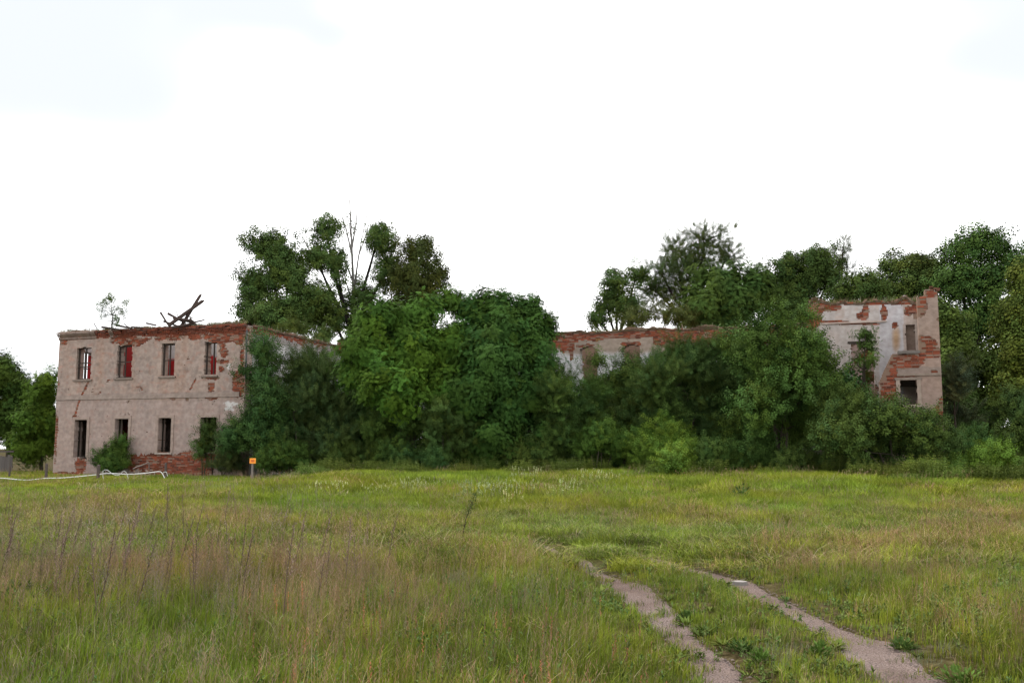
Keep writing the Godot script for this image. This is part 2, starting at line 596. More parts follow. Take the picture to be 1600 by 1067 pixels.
# ------------------------------------------------------------------ walls
# A wall of brick with a skin of plaster. o: foot of its near end, u: along it, n: out of its detailed face.
# top(u) gives its ragged height; bare(px, u, v) > 0 where the plaster has come off; col(px, u, v) is the plaster's colour.
func make_wall(parent: Node3D, called: String, o: Vector3, u: Vector3, n: Vector3, w: float, h: float, top: Callable, th: float, cell: float, opens: Array, bare: Callable, col: Callable, brick: Color, back: Color, label := "", arch := 0.0) -> MeshInstance3D:
	var nx := int(ceil(w / cell))
	var ny := int(ceil(h / cell))
	var cx := w / nx
	var cy := h / ny
	var solid := PackedByteArray(); solid.resize(nx * ny)
	var skin := PackedByteArray(); skin.resize(nx * ny)
	for i in nx:
		var uu := (i + 0.5) * cx
		var tp: float = top.call(uu)
		for j in ny:
			var vv := (j + 0.5) * cy
			var s := vv < tp
			for r in opens:
				var rise := 0.0
				if arch > 0.0:
					var q: float = (uu - r.position.x) / r.size.x * 2.0 - 1.0
					rise = arch * (1.0 - q * q) - arch
				var chip := 0.035 * n1.get_noise_2d(vv * 210.0 + r.position.x * 90.0, uu * 30.0) + 0.02 * n2.get_noise_2d(vv * 600.0, r.position.x * 50.0)
				if uu > r.position.x + chip and uu < r.end.x - chip and vv > r.position.y + chip * 1.2 and vv < r.end.y + rise - chip: s = false
			solid[j * nx + i] = 1 if s else 0
			if s:
				var p := project(o + u * uu + Vector3(0, vv, 0))
				skin[j * nx + i] = 0 if bare.call(p, uu, vv) > 0.0 else 1
	# corner colours and relief
	var kc := PackedColorArray(); kc.resize((nx + 1) * (ny + 1))
	var kd := PackedFloat32Array(); kd.resize((nx + 1) * (ny + 1))
	for j in ny + 1:
		for i in nx + 1:
			var uu := i * cx
			var vv := j * cy
			kc[j * (nx + 1) + i] = col.call(project(o + u * uu + Vector3(0, vv, 0)), uu, vv)
			kd[j * (nx + 1) + i] = 0.03 + 0.012 * n2.get_noise_3dv((o + u * uu + Vector3(0, vv, 0)) * 22.0)
	var core := MB.new()
	var pl := MB.new()
	var mortar := Color(brick.r * 0.55 + 0.10, brick.g * 0.6 + 0.13, brick.b * 0.6 + 0.11)
	var Y := Vector3.UP
	for j in ny:
		var run := -1
		for i in nx + 1:
			var s := i < nx and solid[j * nx + i] == 1
			if s and run < 0: run = i
			if not s and run >= 0:      # back face, one strip for each run
				var a := o + u * (run * cx) + Y * (j * cy) - n * th
				var e := u * ((i - run) * cx)
				core.quad(a, a + Y * cy, a + e + Y * cy, a + e, back)
				run = -1
		for i in nx:
			if solid[j * nx + i] == 0: continue
			var base := o + u * (i * cx) + Y * (j * cy)
			var sk := skin[j * nx + i] == 1
			var k := j * (nx + 1) + i
			var d00 := kd[k] if sk else 0.0
			var d10 := kd[k + 1] if sk else 0.0
			var d01 := kd[k + nx + 1] if sk else 0.0
			var d11 := kd[k + nx + 2] if sk else 0.0
			var p00 := base + n * d00
			var p10 := base + u * cx + n * d10
			var p01 := base + Y * cy + n * d01
			var p11 := base + u * cx + Y * cy + n * d11
			if sk: pl.quad4(p00, p01, p11, p10, kc[k], kc[k + nx + 1], kc[k + nx + 2], kc[k + 1])
			else: core.quad(p00, p01, p11, p10, mortar)
			# edges towards what is lower or missing
			var b := pl if sk else core
			var ec := kc[k] if sk else mortar
			for side in 4:
				var ii: int = i + [-1, 1, 0, 0][side]
				var jj: int = j + [0, 0, -1, 1][side]
				var other := 0
				if ii >= 0 and ii < nx and jj >= 0 and jj < ny and solid[jj * nx + ii] == 1: other = 2 if skin[jj * nx + ii] == 1 else 1
				if other == 2 or (other == 1 and not sk): continue
				var dep := -th if other == 0 else 0.0
				var e0: Vector3 = [p00, p10, p00, p01][side]
				var e1: Vector3 = [p01, p11, p10, p11][side]
				var f0: Vector3 = [base, base + u * cx, base, base + Y * cy][side] + n * dep
				var f1: Vector3 = [base + Y * cy, base + u * cx + Y * cy, base + u * cx, base + u * cx + Y * cy][side] + n * dep
				b.quad(e0, e1, f1, f0, ec)
	# bricks where the plaster is gone
	var bk := MB.new()
	var rows := int(h / 0.077)
	for rj in rows:
		var uu := -0.15 * (rj % 2) + 0.02 * (rj % 3)
		while uu < w:
			var bl := 0.275 if rng.randf() < 0.75 else 0.135
			var ci := int((uu + bl * 0.5) / cx)
			var vv := (rj + 0.5) * 0.077
			var cj := int(vv / cy)
			if ci >= 0 and ci < nx and cj < ny and uu > -0.02 and uu + bl < w + 0.02 and solid[cj * nx + ci] == 1 and skin[cj * nx + ci] == 0:
				var c0 := int(clampf((uu + 0.02) / cx, 0, nx - 1))
				var c1 := int(clampf((uu + bl - 0.02) / cx, 0, nx - 1))
				if solid[cj * nx + c0] == 1 and solid[cj * nx + c1] == 1 and rng.randf() < 0.94:
					var pr := rng.randf_range(0.004, 0.022)
					var g := rng.randf_range(0.55, 1.25)
					var q := rng.randf()
					var bc := Color(brick.r * g, brick.g * g, brick.b * g)
					if q < 0.2: bc = bc.lerp(Color(0.36, 0.28, 0.23), rng.randf_range(0.3, 0.8))
					elif q < 0.34: bc = bc.lerp(Color(0.07, 0.05, 0.045), 0.6)
					bk.box(o + u * (uu + bl * 0.5) + Y * vv + n * (pr * 0.5), u * (bl * 0.5 - 0.006), Y * 0.0325, n * (pr * 0.5 + 0.004), bc)
			uu += bl + 0.012
	var m := part(called, core.mesh(M.brick), parent)
	if label: m.set_meta("label", label)
	if pl.v.size(): part("plaster", pl.mesh(M.plaster), m)
	if bk.v.size():
		var bo := part("brickwork", bk.mesh(M.brick), m)
		bo.set_meta("kind", "stuff")
	return m

# soil, moss and crumbled mortar lying on a wall's top: a low uneven ridge
func wall_cap(parent: Node3D, o: Vector3, u: Vector3, n: Vector3, w: float, top: Callable, th: float, proud: float) -> void:
	var b := MB.new()
	var steps := int(w / 0.12)
	var prof := [proud, proud * 0.6, -th * 0.35, -th * 0.7, -th - 0.05]
	var lift := [0.0, 0.7, 1.0, 0.8, 0.0]
	for i in steps + 1:
		var uu := w * i / steps
		for k in 5:
			var lo := 1e9
			for q in [-0.12, 0.0, 0.12]: lo = minf(lo, top.call(clampf(uu + q, 0.02, w - 0.02)))
			var hh: float = 0.12 + 0.34 * maxf(0.0, n2.get_noise_2d(uu * 40.0 + o.x, k * 9.0)) + 0.12 * n2.get_noise_2d(uu * 190.0, k * 40.0)
			b.v.append(o + u * uu + n * float(prof[k]) + Vector3(0, lo - 0.06 + hh * lift[k], 0))
			var q2 := 0.5 + 0.5 * n1.get_noise_2d(uu * 60.0, k * 30.0)
			b.c.append(Color(0.10, 0.065, 0.045).lerp(Color(0.17, 0.13, 0.10), q2))
	for i in steps:
		for k in 4:
			var a := i * 5 + k
			b.ix.append_array([a, a + 1, a + 5, a + 5, a + 1, a + 6])
	part("crumbled_coping", b.mesh(M.ground), parent)

func window_frame(parent: Node3D, o: Vector3, u: Vector3, n: Vector3, r: Rect2, inset: float, bar: float, mull: float, trans: Array, col: Color) -> void:
	var p := o - n * inset
	var b := MB.new()
	var Y := Vector3.UP
	var hb := bar * 0.5
	var cxm := r.position.x + r.size.x * 0.5
	b.box(p + u * (r.position.x + hb) + Y * (r.position.y + r.size.y * 0.5), u * hb, Y * r.size.y * 0.5, n * 0.05, col)
	b.box(p + u * (r.end.x - hb) + Y * (r.position.y + r.size.y * 0.5), u * hb, Y * r.size.y * 0.5, n * 0.05, col)
	b.box(p + u * cxm + Y * (r.end.y - hb), u * (r.size.x * 0.5 - bar), Y * hb, n * 0.048, col)
	b.box(p + u * cxm + Y * (r.position.y + hb), u * (r.size.x * 0.5 - bar), Y * hb, n * 0.048, col)
	var f := part("window_frame", b.mesh(M.wood), parent)
	if mull >= 0.0:
		var q := MB.new()
		q.box(p + u * (r.position.x + r.size.x * mull) + Y * (r.position.y + r.size.y * 0.5), u * 0.028, Y * (r.size.y * 0.5 - bar), n * 0.035, col)
		part("mullion", q.mesh(M.wood), f)
	for t in trans:
		var q := MB.new()
		q.box(p + u * cxm + Y * (r.position.y + r.size.y * t), u * (r.size.x * 0.5 - bar), Y * 0.026, n * 0.030, col)
		part("transom", q.mesh(M.wood), f)

func feat(p: Vector2, list: Array) -> float:
	var best := -1.0
	for f in list:
		var e := ell(p, f[0], f[1], f[2], f[3])
		if e > -1.2: best = maxf(best, e * (f[4] if f.size() > 4 else 1.0))
	return best

var A1: Vector3
var B1: Vector3
var U1: Vector3
var W1: Vector3     # into the building
var N1: Vector3     # out of the front

func make_building() -> void:
	A1 = at(83, 720, 55.5); A1.y = 0
	B1 = at(381, 660, 51.3); B1.y = 0
	U1 = (B1 - A1).normalized()
	W1 = Vector3(U1.z, 0, -U1.x)
	if W1.z > 0: W1 = -W1
	N1 = -W1
	var Y := Vector3.UP
	var t := thing("ruined_building", A1.lerp(B1, 0.5), "roofless two-storey manor of peeling plaster and red brick, overgrown by trees", "building")
	t.position = Vector3.ZERO
	var red := Color(0.33, 0.098, 0.058)
	var w := A1.distance_to(B1)
	var htop := uv_on(A1, U1, N1, 230, 512).y

	# ---- left wing, end front
	var opens := []
	var up := [[119, 543, 142, 593], [182.5, 540, 206, 590.5], [252, 537.5, 272.5, 588], [319, 534.5, 338.5, 586.5]]
	var lo := [[116, 656, 135, 714], [179, 654, 200, 708], [247, 653, 267, 707], [313, 652, 338, 706]]
	for r in up + lo + [[125, 707, 135, 718]]: opens.append(rect_on(A1, U1, N1, r[0], r[1], r[2], r[3]))
	var top_left := func(uu: float) -> float: return htop - 0.12 + 0.10 * n2.get_noise_2d(uu * 70.0, 5.0) + 0.05 * sin(uu * 1.3)
	var bricky := [[208, 533, 34, 9, 1.3], [188, 529, 22, 5, 0.8], [256, 527, 24, 7, 0.7], [305, 526, 12, 7, 1.0], [330, 527, 14, 6, 0.9], [350, 524, 26, 15, 1.5], [372, 520, 16, 20, 1.6], [350, 546, 8, 12, 1.0],
		[347, 565, 11, 3.5, 1.2], [346, 577, 5, 5, 1.1], [330, 605, 7, 10, 1.1], [331, 622, 10, 3, 1.0], [292, 621, 3, 7, 1.0], [374, 600, 12, 22, 1.5], [378, 560, 4, 30, 0.5],
		[255, 724, 66, 19, 1.6], [300, 728, 50, 22, 1.2], [345, 715, 22, 26, 0.9], [126, 730, 9, 16, 1.1], [100, 741, 40, 4, 1.2], [90, 598, 4, 8, 0.9], [88, 660, 3, 26, 0.9], [86, 700, 3, 30, 0.8],
		[116, 652, 4, 6, 1.0], [270, 624, 6, 4, 0.7], [200, 627, 5, 5, 0.6], [97, 535, 8, 4, 0.6], [230, 522, 150, 4, 0.5], [330, 591, 16, 3, 0.8], [150, 640, 3, 3, 0.6]]
	var crack := [Vector2(139, 594), Vector2(133, 607), Vector2(126, 620), Vector2(121, 633), Vector2(118, 645), Vector2(116, 656)]
	var crack2 := [Vector2(306, 592), Vector2(301, 601), Vector2(297, 609)]
	var bare_front := func(p: Vector2, uu: float, vv: float) -> float:
		var k := 0.5 * n2.get_noise_2d(uu * 60.0, vv * 90.0) + 0.3 * n1.get_noise_2d(uu * 190.0, vv * 260.0) + 0.3 * n2.get_noise_2d(uu * 420.0, vv * 700.0)
		var c := minf(seg(p, crack), seg(p, crack2) + 0.3)
		if c < 1.5 + k: return 1.0
		return maxf(feat(p, bricky) + k * 1.7 - 0.22, k - 0.42)
	var col_front := func(p: Vector2, uu: float, vv: float) -> Color:
		var a := 0.5 + 0.5 * n1.get_noise_2d(uu * 28.0, vv * 16.0)
		var b := 0.5 + 0.5 * n2.get_noise_2d(uu * 90.0, vv * 60.0)
		var s := 0.5 + 0.5 * n2.get_noise_2d(uu * 60.0 + 300.0, vv * 9.0)     # rain streaks
		var c := Color(0.415, 0.315, 0.268).lerp(Color(0.325, 0.262, 0.236), clampf(a * 1.9 - 0.5, 0, 1))
		c = c.lerp(Color(0.42, 0.335, 0.29), 0.5 * smoothstep(0.50, 0.78, b))
		c = c.lerp(Color(0.37, 0.225, 0.16), 0.35 * smoothstep(0.54, 0.76, s))
		c = c.lerp(Color(0.38, 0.18, 0.13), 0.35 * smoothstep(0.60, 0.74, 0.5 + 0.5 * n2.get_noise_2d(uu * 150.0 + 500.0, vv * 240.0)))
		c = c.lerp(Color(0.42, 0.355, 0.32), 0.35 * smoothstep(0.56, 0.72, 0.5 + 0.5 * n1.get_noise_2d(uu * 260.0 + 40.0, vv * 300.0)))
		c = c.lerp(Color(0.20, 0.165, 0.15), 0.5 * smoothstep(0.58, 0.78, 0.5 + 0.5 * n1.get_noise_2d(uu * 110.0 + 90.0, vv * 120.0)))
		if p.y > 625: c = c.lerp(Color(0.37, 0.295, 0.275), 0.5)
		if absf(p.y - (618.0 - (p.x - 230.0) * 0.028)) < 4.5: c = c.lerp(Color(0.22, 0.185, 0.17), 0.3 + 0.3 * (b - 0.5))
		if maxf(ell(p, 358, 575, 3, 9), ell(p, 360, 634, 11, 8)) + 1.6 * n2.get_noise_2d(uu * 260.0, vv * 260.0) > 0.35: c = Color(0.58, 0.56, 0.55)
		return c
	make_wall(t, "front_wall", A1, U1, N1, w, htop + 0.1, top_left, 0.55, 0.055, opens, bare_front, col_front, red, Color(0.32, 0.27, 0.24), "pinkish plastered end wall with two rows of four windows")
	# string course
	var sb := MB.new()
	var vs := uv_on(A1, U1, N1, 230, 619).y
	var seg_n := 120
	for i in seg_n:
		var uu := w * i / seg_n
		var p := project(A1 + U1 * uu + Y * vs)
		if p.x > 372: break
		var g := 0.5 + 0.5 * n1.get_noise_2d(uu * 60.0, 3.0)
		var ww := w / seg_n
		var hb := 0.14 - 0.02 * g
		sb.box(A1 + U1 * (uu + ww * 0.5) + Y * vs + N1 * 0.045, U1 * ww * 0.5, Y * hb, N1 * (0.035 + 0.004 * g), Color(0.285, 0.235, 0.21).lerp(Color(0.36, 0.285, 0.25), g))
	part("string_course", sb.mesh(M.plaster), t)
	# cornice: moulded plaster over stepped courses of brick, mostly fallen away
	var cb := MB.new()
	var prof := [Vector2(0.03, -0.50), Vector2(0.09, -0.46), Vector2(0.09, -0.36), Vector2(0.20, -0.26), Vector2(0.27, -0.18), Vector2(0.27, -0.08), Vector2(0.10, -0.02)]
	var cs := int(w / 0.09)
	var bk := MB.new()
	var co: MeshInstance3D
	for i in cs + 1:
		var uu := w * i / cs
		var ww := w / cs
		var p := project(A1 + U1 * uu + Y * htop)
		var keep := i < cs and n2.get_noise_2d(uu * 35.0, 77.0) * 0.9 + (0.5 if p.x < 150 else -0.5) > 0.0
		if not keep:
			if cb.v.size():
				var piece := part("cornice", cb.mesh(M.plaster), t)
				if co == null: co = piece
				cb = MB.new()
			continue
		var lost := 0.05 * n1.get_noise_2d(uu * 150.0, 70.0)
		for k in 6:
			var q0: Vector2 = prof[k] + Vector2(lost, 0)
			var q1: Vector2 = prof[k + 1] + Vector2(lost, 0)
			var g := 0.5 + 0.5 * n1.get_noise_2d(uu * 70.0, k * 20.0)
			var a := A1 + U1 * uu
			cb.quad(a + N1 * q0.x + Y * (htop + q0.y), a + N1 * q1.x + Y * (htop + q1.y), a + U1 * ww + N1 * q1.x + Y * (htop + q1.y), a + U1 * ww + N1 * q0.x + Y * (htop + q0.y), Color(0.33, 0.235, 0.19).lerp(Color(0.2, 0.165, 0.15), g))
	for rj in 6:
		var outk: float = [0.04, 0.07, 0.11, 0.17, 0.23, 0.21][rj]
		var uu := 0.06 * (rj % 3)
		while uu < w - 0.1:
			var bl := 0.275 if rng.randf() < 0.5 else 0.13
			var miss := 0.03 if rj < 4 else 0.22 + 0.35 * n2.get_noise_2d(uu * 30.0, rj * 9.0)
			if rng.randf() > miss:
				var g := rng.randf_range(0.6, 1.1)
				var bc := Color(red.r * g, red.g * g, red.b * g).lerp(Color(0.12, 0.095, 0.085), rng.randf_range(0.0, 0.75) * (0.35 + 0.13 * rj))
				var jit := rng.randf_range(-0.02, 0.015)
				bk.box(A1 + U1 * (uu + bl * 0.5) + Y * (htop - 0.47 + 0.077 * rj) + N1 * ((outk + jit) * 0.5 - 0.02), U1 * (bl * 0.5 - 0.006), Y * 0.033, N1 * ((outk + jit) * 0.5 + 0.02), bc)
			uu += bl + 0.012
	co.set_meta("label", "crumbling moulded cornice of plaster over stepped brick courses")
	part("brickwork", bk.mesh(M.brick), co).set_meta("kind", "stuff")
	wall_cap(t, A1, U1, N1, w, func(_x: float) -> float: return htop - 0.06, 0.55, 0.16)
	# windows
	var wc := Color(0.085, 0.07, 0.06)
	var mul := [0.5, 0.42, 0.5, 0.62]
	var tr := [[0.52, 0.40], [0.5], [0.5], []]
	for i in 4: window_frame(t, A1, U1, N1, opens[i], 0.16, 0.065, mul[i], tr[i], wc)
	for i in range(4, 8): window_frame(t, A1, U1, N1, opens[i], 0.3, 0.05, -1.0, [], Color(0.05, 0.04, 0.035))
	for i in 8:
		var r: Rect2 = opens[i]
		var s := MB.new()
		if i != 4:
			s.box(A1 + U1 * (r.position.x + r.size.x * 0.5) + Y * (r.position.y - 0.05) + N1 * 0.05, U1 * (r.size.x * 0.5 + 0.13), Y * 0.045, N1 * 0.075, Color(0.25, 0.2, 0.175) if i < 4 else Color(0.42, 0.36, 0.32))
			part("sill", s.mesh(M.plaster), t)
		if i >= 4:
			var q := MB.new()
			var pc := Color(0.36, 0.28, 0.245)
			for sg in [-1.0, 1.0]:
				q.box(A1 + U1 * (r.position.x + r.size.x * 0.5 + sg * (r.size.x * 0.5 + 0.09)) + Y * (r.position.y + r.size.y * 0.5) + N1 * 0.042, U1 * 0.085, Y * (r.size.y * 0.5), N1 * 0.022, pc)
			q.box(A1 + U1 * (r.position.x + r.size.x * 0.5) + Y * (r.end.y + 0.08) + N1 * 0.042, U1 * (r.size.x * 0.5 + 0.175), Y * 0.08, N1 * 0.023, pc)
			part("window_surround", q.mesh(M.plaster), t)
	# rain pipe on the corner
	var dp := MB.new()
	var c0 := B1 + N1 * 0.09 + U1 * 0.06
	dp.tube([c0 + Y * (htop - 0.4), c0 + Y * (htop - 1.5), c0 + Y * 5.3], [0.05, 0.05, 0.05], 8, Color(0.06, 0.06, 0.065))
	part("rain_pipe", dp.mesh(M.paint), t)

	# ---- left wing, wall towards the court
	var side_n := U1
	var len_side := 9.7
	var top_side := func(uu: float) -> float: return htop - 0.05 + 0.12 * n2.get_noise_2d(uu * 50.0, 25.0) - 0.02 * uu
	var bare_side := func(p: Vector2, uu: float, vv: float) -> float:
		var k := 0.5 * n2.get_noise_2d(uu * 50.0 + 70.0, vv * 70.0) + 0.25 * n1.get_noise_2d(uu * 160.0, vv * 200.0) + 0.28 * n2.get_noise_2d(uu * 400.0, vv * 650.0)
		return smoothstep(htop - 1.0, htop - 0.2, vv) * 0.8 + k - 0.5
	var col_side := func(p: Vector2, uu: float, vv: float) -> Color:
		var a := 0.5 + 0.5 * n1.get_noise_2d(uu * 30.0, vv * 30.0 + 50.0)
		var c := Color(0.68, 0.67, 0.68).lerp(Color(0.52, 0.51, 0.52), a)
		return c.lerp(Color(0.2, 0.165, 0.15), smoothstep(htop - 1.1 - 0.5 * a, htop - 0.7, vv) * 0.75)
	make_wall(t, "court_wall", B1 + W1 * 0.56, W1, side_n, len_side - 0.56, htop + 0.1, top_side, 0.55, 0.08, [], bare_side, col_side, red, Color(0.32, 0.27, 0.24), "whitewashed side wall with a dark damp band under its top")
	wall_cap(t, B1 + W1 * 0.56, W1, side_n, len_side - 0.56, func(uu: float) -> float: return htop - 0.12 - 0.02 * uu, 0.55, 0.08)
	# outer side wall, seen only through the first window: its inner face with one window to the sky
	var oL := A1 + U1 * 0.55 + W1 * 0.56
	var win_l := rect_on(oL, W1, U1, 135.5, 549, 124.5, 597)
	win_l.size.x += 0.62
	var plain_top := func(_uu: float) -> float: return htop - 0.25
	var no_bare := func(p: Vector2, uu: float, vv: float) -> float: return 0.6 * n2.get_noise_2d(uu * 60.0 + 30.0, vv * 80.0) - 0.35
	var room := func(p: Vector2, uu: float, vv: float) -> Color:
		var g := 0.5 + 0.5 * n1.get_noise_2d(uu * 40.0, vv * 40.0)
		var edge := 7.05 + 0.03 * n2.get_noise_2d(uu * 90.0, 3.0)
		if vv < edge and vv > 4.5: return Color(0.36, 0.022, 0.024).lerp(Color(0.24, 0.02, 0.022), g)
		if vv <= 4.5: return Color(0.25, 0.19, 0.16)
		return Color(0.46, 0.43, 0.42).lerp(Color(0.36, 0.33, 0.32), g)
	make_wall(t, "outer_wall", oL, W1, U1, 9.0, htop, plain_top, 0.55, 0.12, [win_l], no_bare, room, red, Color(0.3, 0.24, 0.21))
	window_frame(t, oL, W1, U1, win_l, 0.2, 0.05, 0.5, [0.45], wc)
	# wall across the wing behind the front rooms, painted red up to head height
	var oc := A1 + U1 * 0.56 + W1 * 4.3
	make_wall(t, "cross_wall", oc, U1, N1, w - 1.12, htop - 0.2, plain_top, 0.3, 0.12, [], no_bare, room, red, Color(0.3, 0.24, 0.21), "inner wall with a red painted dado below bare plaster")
	# partition between the first two rooms
	var pu := uv_on(A1, U1, N1, 160, 560).x
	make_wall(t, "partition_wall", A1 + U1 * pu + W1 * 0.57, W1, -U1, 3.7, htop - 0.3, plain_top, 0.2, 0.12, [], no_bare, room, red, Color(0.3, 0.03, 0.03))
	var fl := MB.new()
	fl.box(A1 + U1 * (w * 0.5) + W1 * 2.43 + Y * 4.3, U1 * (w * 0.5 - 0.58), Y * 0.14, W1 * 1.85, Color(0.12, 0.09, 0.07))
	part("upper_floor", fl.mesh(M.wood), t)
	var fb := MB.new()
	fb.box(A1 + U1 * (w * 0.5) + W1 * 7.0 + Y * 4.3, U1 * (w * 0.5 - 0.58), Y * 0.14, W1 * 2.3, Color(0.12, 0.09, 0.07))
	part("upper_floor", fb.mesh(M.wood), t)

	# ---- rear wing, its court face
	var oR := B1 + W1 * len_side
	var wr := 30.0
	var hr := htop + 0.3
	var ro := []
	for r in [[907, 541, 934, 600], [973, 538, 1000, 600], [1040, 536, 1066, 600]]: ro.append(rect_on(oR, U1, N1, r[0], r[1], r[2], r[3]))
	var top_rear := func(uu: float) -> float:
		var p := project(oR + U1 * uu + Y * 8.3)
		var base: float = uv_on(oR, U1, N1, p.x, 519.0 - (p.x - 870.0) * 0.030).y
		return base + 0.13 * n2.get_noise_2d(uu * 40.0, 45.0) + 0.05 * n1.get_noise_2d(uu * 200.0, 9.0)
	var bare_rear := func(p: Vector2, uu: float, vv: float) -> float:
		var k := 0.5 * n2.get_noise_2d(uu * 50.0 + 170.0, vv * 70.0) + 0.25 * n1.get_noise_2d(uu * 160.0, vv * 200.0) + 0.28 * n2.get_noise_2d(uu * 400.0, vv * 650.0)
		var tp := 519.0 - (p.x - 870.0) * 0.030
		var band := 15.0 - 0.03 * (p.x - 890.0)
		if p.x < 885 or p.x > 1020: band = 24.0
		return maxf(1.2 - (p.y - tp) / band + k * 0.5 - 0.1, maxf(feat(p, [[893, 545, 5, 20, 1.2], [915, 541, 18, 4, 0.9], [986, 538, 20, 5, 0.9], [880, 540, 14, 16, 0.9]]) + k - 0.3, k - 0.62))
	var col_rear := func(p: Vector2, uu: float, vv: float) -> Color:
		var g := 0.5 + 0.5 * n1.get_noise_2d(uu * 40.0, vv * 40.0)
		var low := smoothstep(548.0, 556.0, p.y + 6.0 * n2.get_noise_2d(uu * 80.0, vv * 30.0))
		return Color(0.36, 0.29, 0.235).lerp(Color(0.29, 0.235, 0.2), g).lerp(Color(0.52, 0.51, 0.53), low)
	make_wall(t, "rear_wall", oR, U1, N1, wr, hr + 0.4, top_rear, 0.55, 0.075, ro, bare_rear, col_rear, red, Color(0.3, 0.24, 0.21), "rear wall with bare red brick along its top and arched window heads", 0.16)
	wall_cap(t, oR, U1, N1, wr, func(uu: float) -> float: return top_rear.call(uu) - 0.05, 0.55, 0.05)

	# ---- right wing: what is left of its end front
	var s0 := uv_on(A1, U1, N1, 1376, 640).x
	var s1 := uv_on(A1, U1, N1, 1470.5, 560).x
	var oF := A1 + U1 * s0
	var wf := s1 - s0
	var v455 := uv_on(oF, U1, N1, 1452, 457).y
	var v552 := uv_on(oF, U1, N1, 1420, 552).y
	var top_f := func(uu: float) -> float:
		var p := project(oF + U1 * uu + Y * 5.0)
		if p.x > 1438.5: return v455 + 0.16 * n2.get_noise_2d(uu * 130.0, 4.0) + (0.1 if p.x > 1452 else -0.1)
		if p.x > 1396: return v552 + 0.04 * n2.get_noise_2d(uu * 120.0, 4.0)
		return v552 - (1396.0 - p.x) * 0.055 + 0.12 * n2.get_noise_2d(uu * 120.0, 4.0)
	var wf_o := rect_on(oF, U1, N1, 1407.5, 594, 1434, 632)
	var bare_f := func(p: Vector2, uu: float, vv: float) -> float:
		var k := 0.5 * n2.get_noise_2d(uu * 60.0 + 40.0, vv * 80.0) + 0.25 * n1.get_noise_2d(uu * 170.0, vv * 220.0) + 0.28 * n2.get_noise_2d(uu * 400.0, vv * 650.0)
		return maxf(feat(p, [[1390, 620, 16, 80, 1.6], [1412, 565, 34, 12, 1.6], [1447, 536, 20, 14, 1.4], [1455, 550, 20, 10, 1.2], [1440, 478, 10, 18, 1.5], [1460, 582, 6, 5, 1.0], [1471, 640, 6, 20, 1.3], [1468, 500, 4, 4, 0.9], [1420, 588, 20, 3, 0.4], [1452, 460, 16, 6, 1.1], [1465, 640, 8, 8, 1.0]]) + k * 1.1 - 0.12, k - 0.5)
	var col_f := func(p: Vector2, uu: float, vv: float) -> Color:
		var g := 0.5 + 0.5 * n1.get_noise_2d(uu * 60.0, vv * 30.0)
		var b := 0.5 + 0.5 * n2.get_noise_2d(uu * 90.0, vv * 60.0)
		var c := Color(0.35, 0.245, 0.2).lerp(Color(0.26, 0.195, 0.17), clampf(g * 1.6 - 0.3, 0, 1)).lerp(Color(0.4, 0.32, 0.27), 0.4 * b)
		if absf(p.y - 579) < 6: c = c.lerp(Color(0.24, 0.2, 0.18), 0.6)
		return c
	make_wall(t, "broken_front_wall", oF, U1, N1, wf, v455 + 0.4, top_f, 0.55, 0.045, [wf_o], bare_f, col_f, red, Color(0.33, 0.25, 0.21), "standing corner of the collapsed wing, plaster over red brick with one window")
	var fs := MB.new()
	fs.box(oF + U1 * (wf_o.position.x + wf_o.size.x * 0.5) + Y * (wf_o.position.y - 0.07) + N1 * 0.05, U1 * (wf_o.size.x * 0.5 + 0.2), Y * 0.05, N1 * 0.07, Color(0.4, 0.33, 0.28))
	part("sill", fs.mesh(M.plaster), t)
	var fq := MB.new()
	for sg in [-1.0, 1.0]:
		fq.box(oF + U1 * (wf_o.position.x + wf_o.size.x * 0.5 + sg * (wf_o.size.x * 0.5 + 0.08)) + Y * (wf_o.position.y + wf_o.size.y * 0.5) + N1 * 0.045, U1 * 0.075, Y * wf_o.size.y * 0.5, N1 * 0.025, Color(0.36, 0.29, 0.24))
	fq.box(oF + U1 * (wf_o.position.x + wf_o.size.x * 0.5) + Y * (wf_o.end.y + 0.06) + N1 * 0.045, U1 * (wf_o.size.x * 0.5 + 0.2), Y * 0.055, N1 * 0.03, Color(0.26, 0.21, 0.18))
	part("window_surround", fq.mesh(M.plaster), t)
	var led := MB.new()
	var l0 := uv_on(oF, U1, N1, 1403, 550).x
	var l1 := uv_on(oF, U1, N1, 1438, 550).x
	led.box(oF + U1 * (l0 + l1) * 0.5 + Y * (v552 + 0.04) + N1 * (-0.2), U1 * (l1 - l0) * 0.5, Y * 0.06, N1 * 0.33, Color(0.17, 0.15, 0.14))
	part("upper_sill", led.mesh(M.plaster), t)
	var sc2 := MB.new()
	var q0 := uv_on(oF, U1, N1, 1402, 586)
	sc2.box(oF + U1 * (q0.x + wf) * 0.5 + Y * q0.y + N1 * 0.06, U1 * ((wf - q0.x) * 0.5), Y * 0.05, N1 * 0.03, Color(0.27, 0.215, 0.18))
	part("string_course", sc2.mesh(M.plaster), t)
	# cap stone on the corner
	var cap := MB.new()
	var kp := uv_on(oF, U1, N1, 1462, 456)
	for k in 7:
		cap.box(oF + U1 * (kp.x + 0.12 * (k % 3) - 0.12 + rng.randf_range(-0.03, 0.03)) + Y * (v455 + 0.08 + 0.075 * (k / 3)) - N1 * (0.08 + 0.13 * (k % 2)), (U1 + N1 * rng.randf_range(-0.2, 0.2)) * 0.07, Y * 0.034, N1 * 0.12, Color(0.2, 0.1, 0.07) * rng.randf_range(0.7, 1.3))
	part("corner_capping", cap.mesh(M.brick), t).set_meta("kind", "stuff")
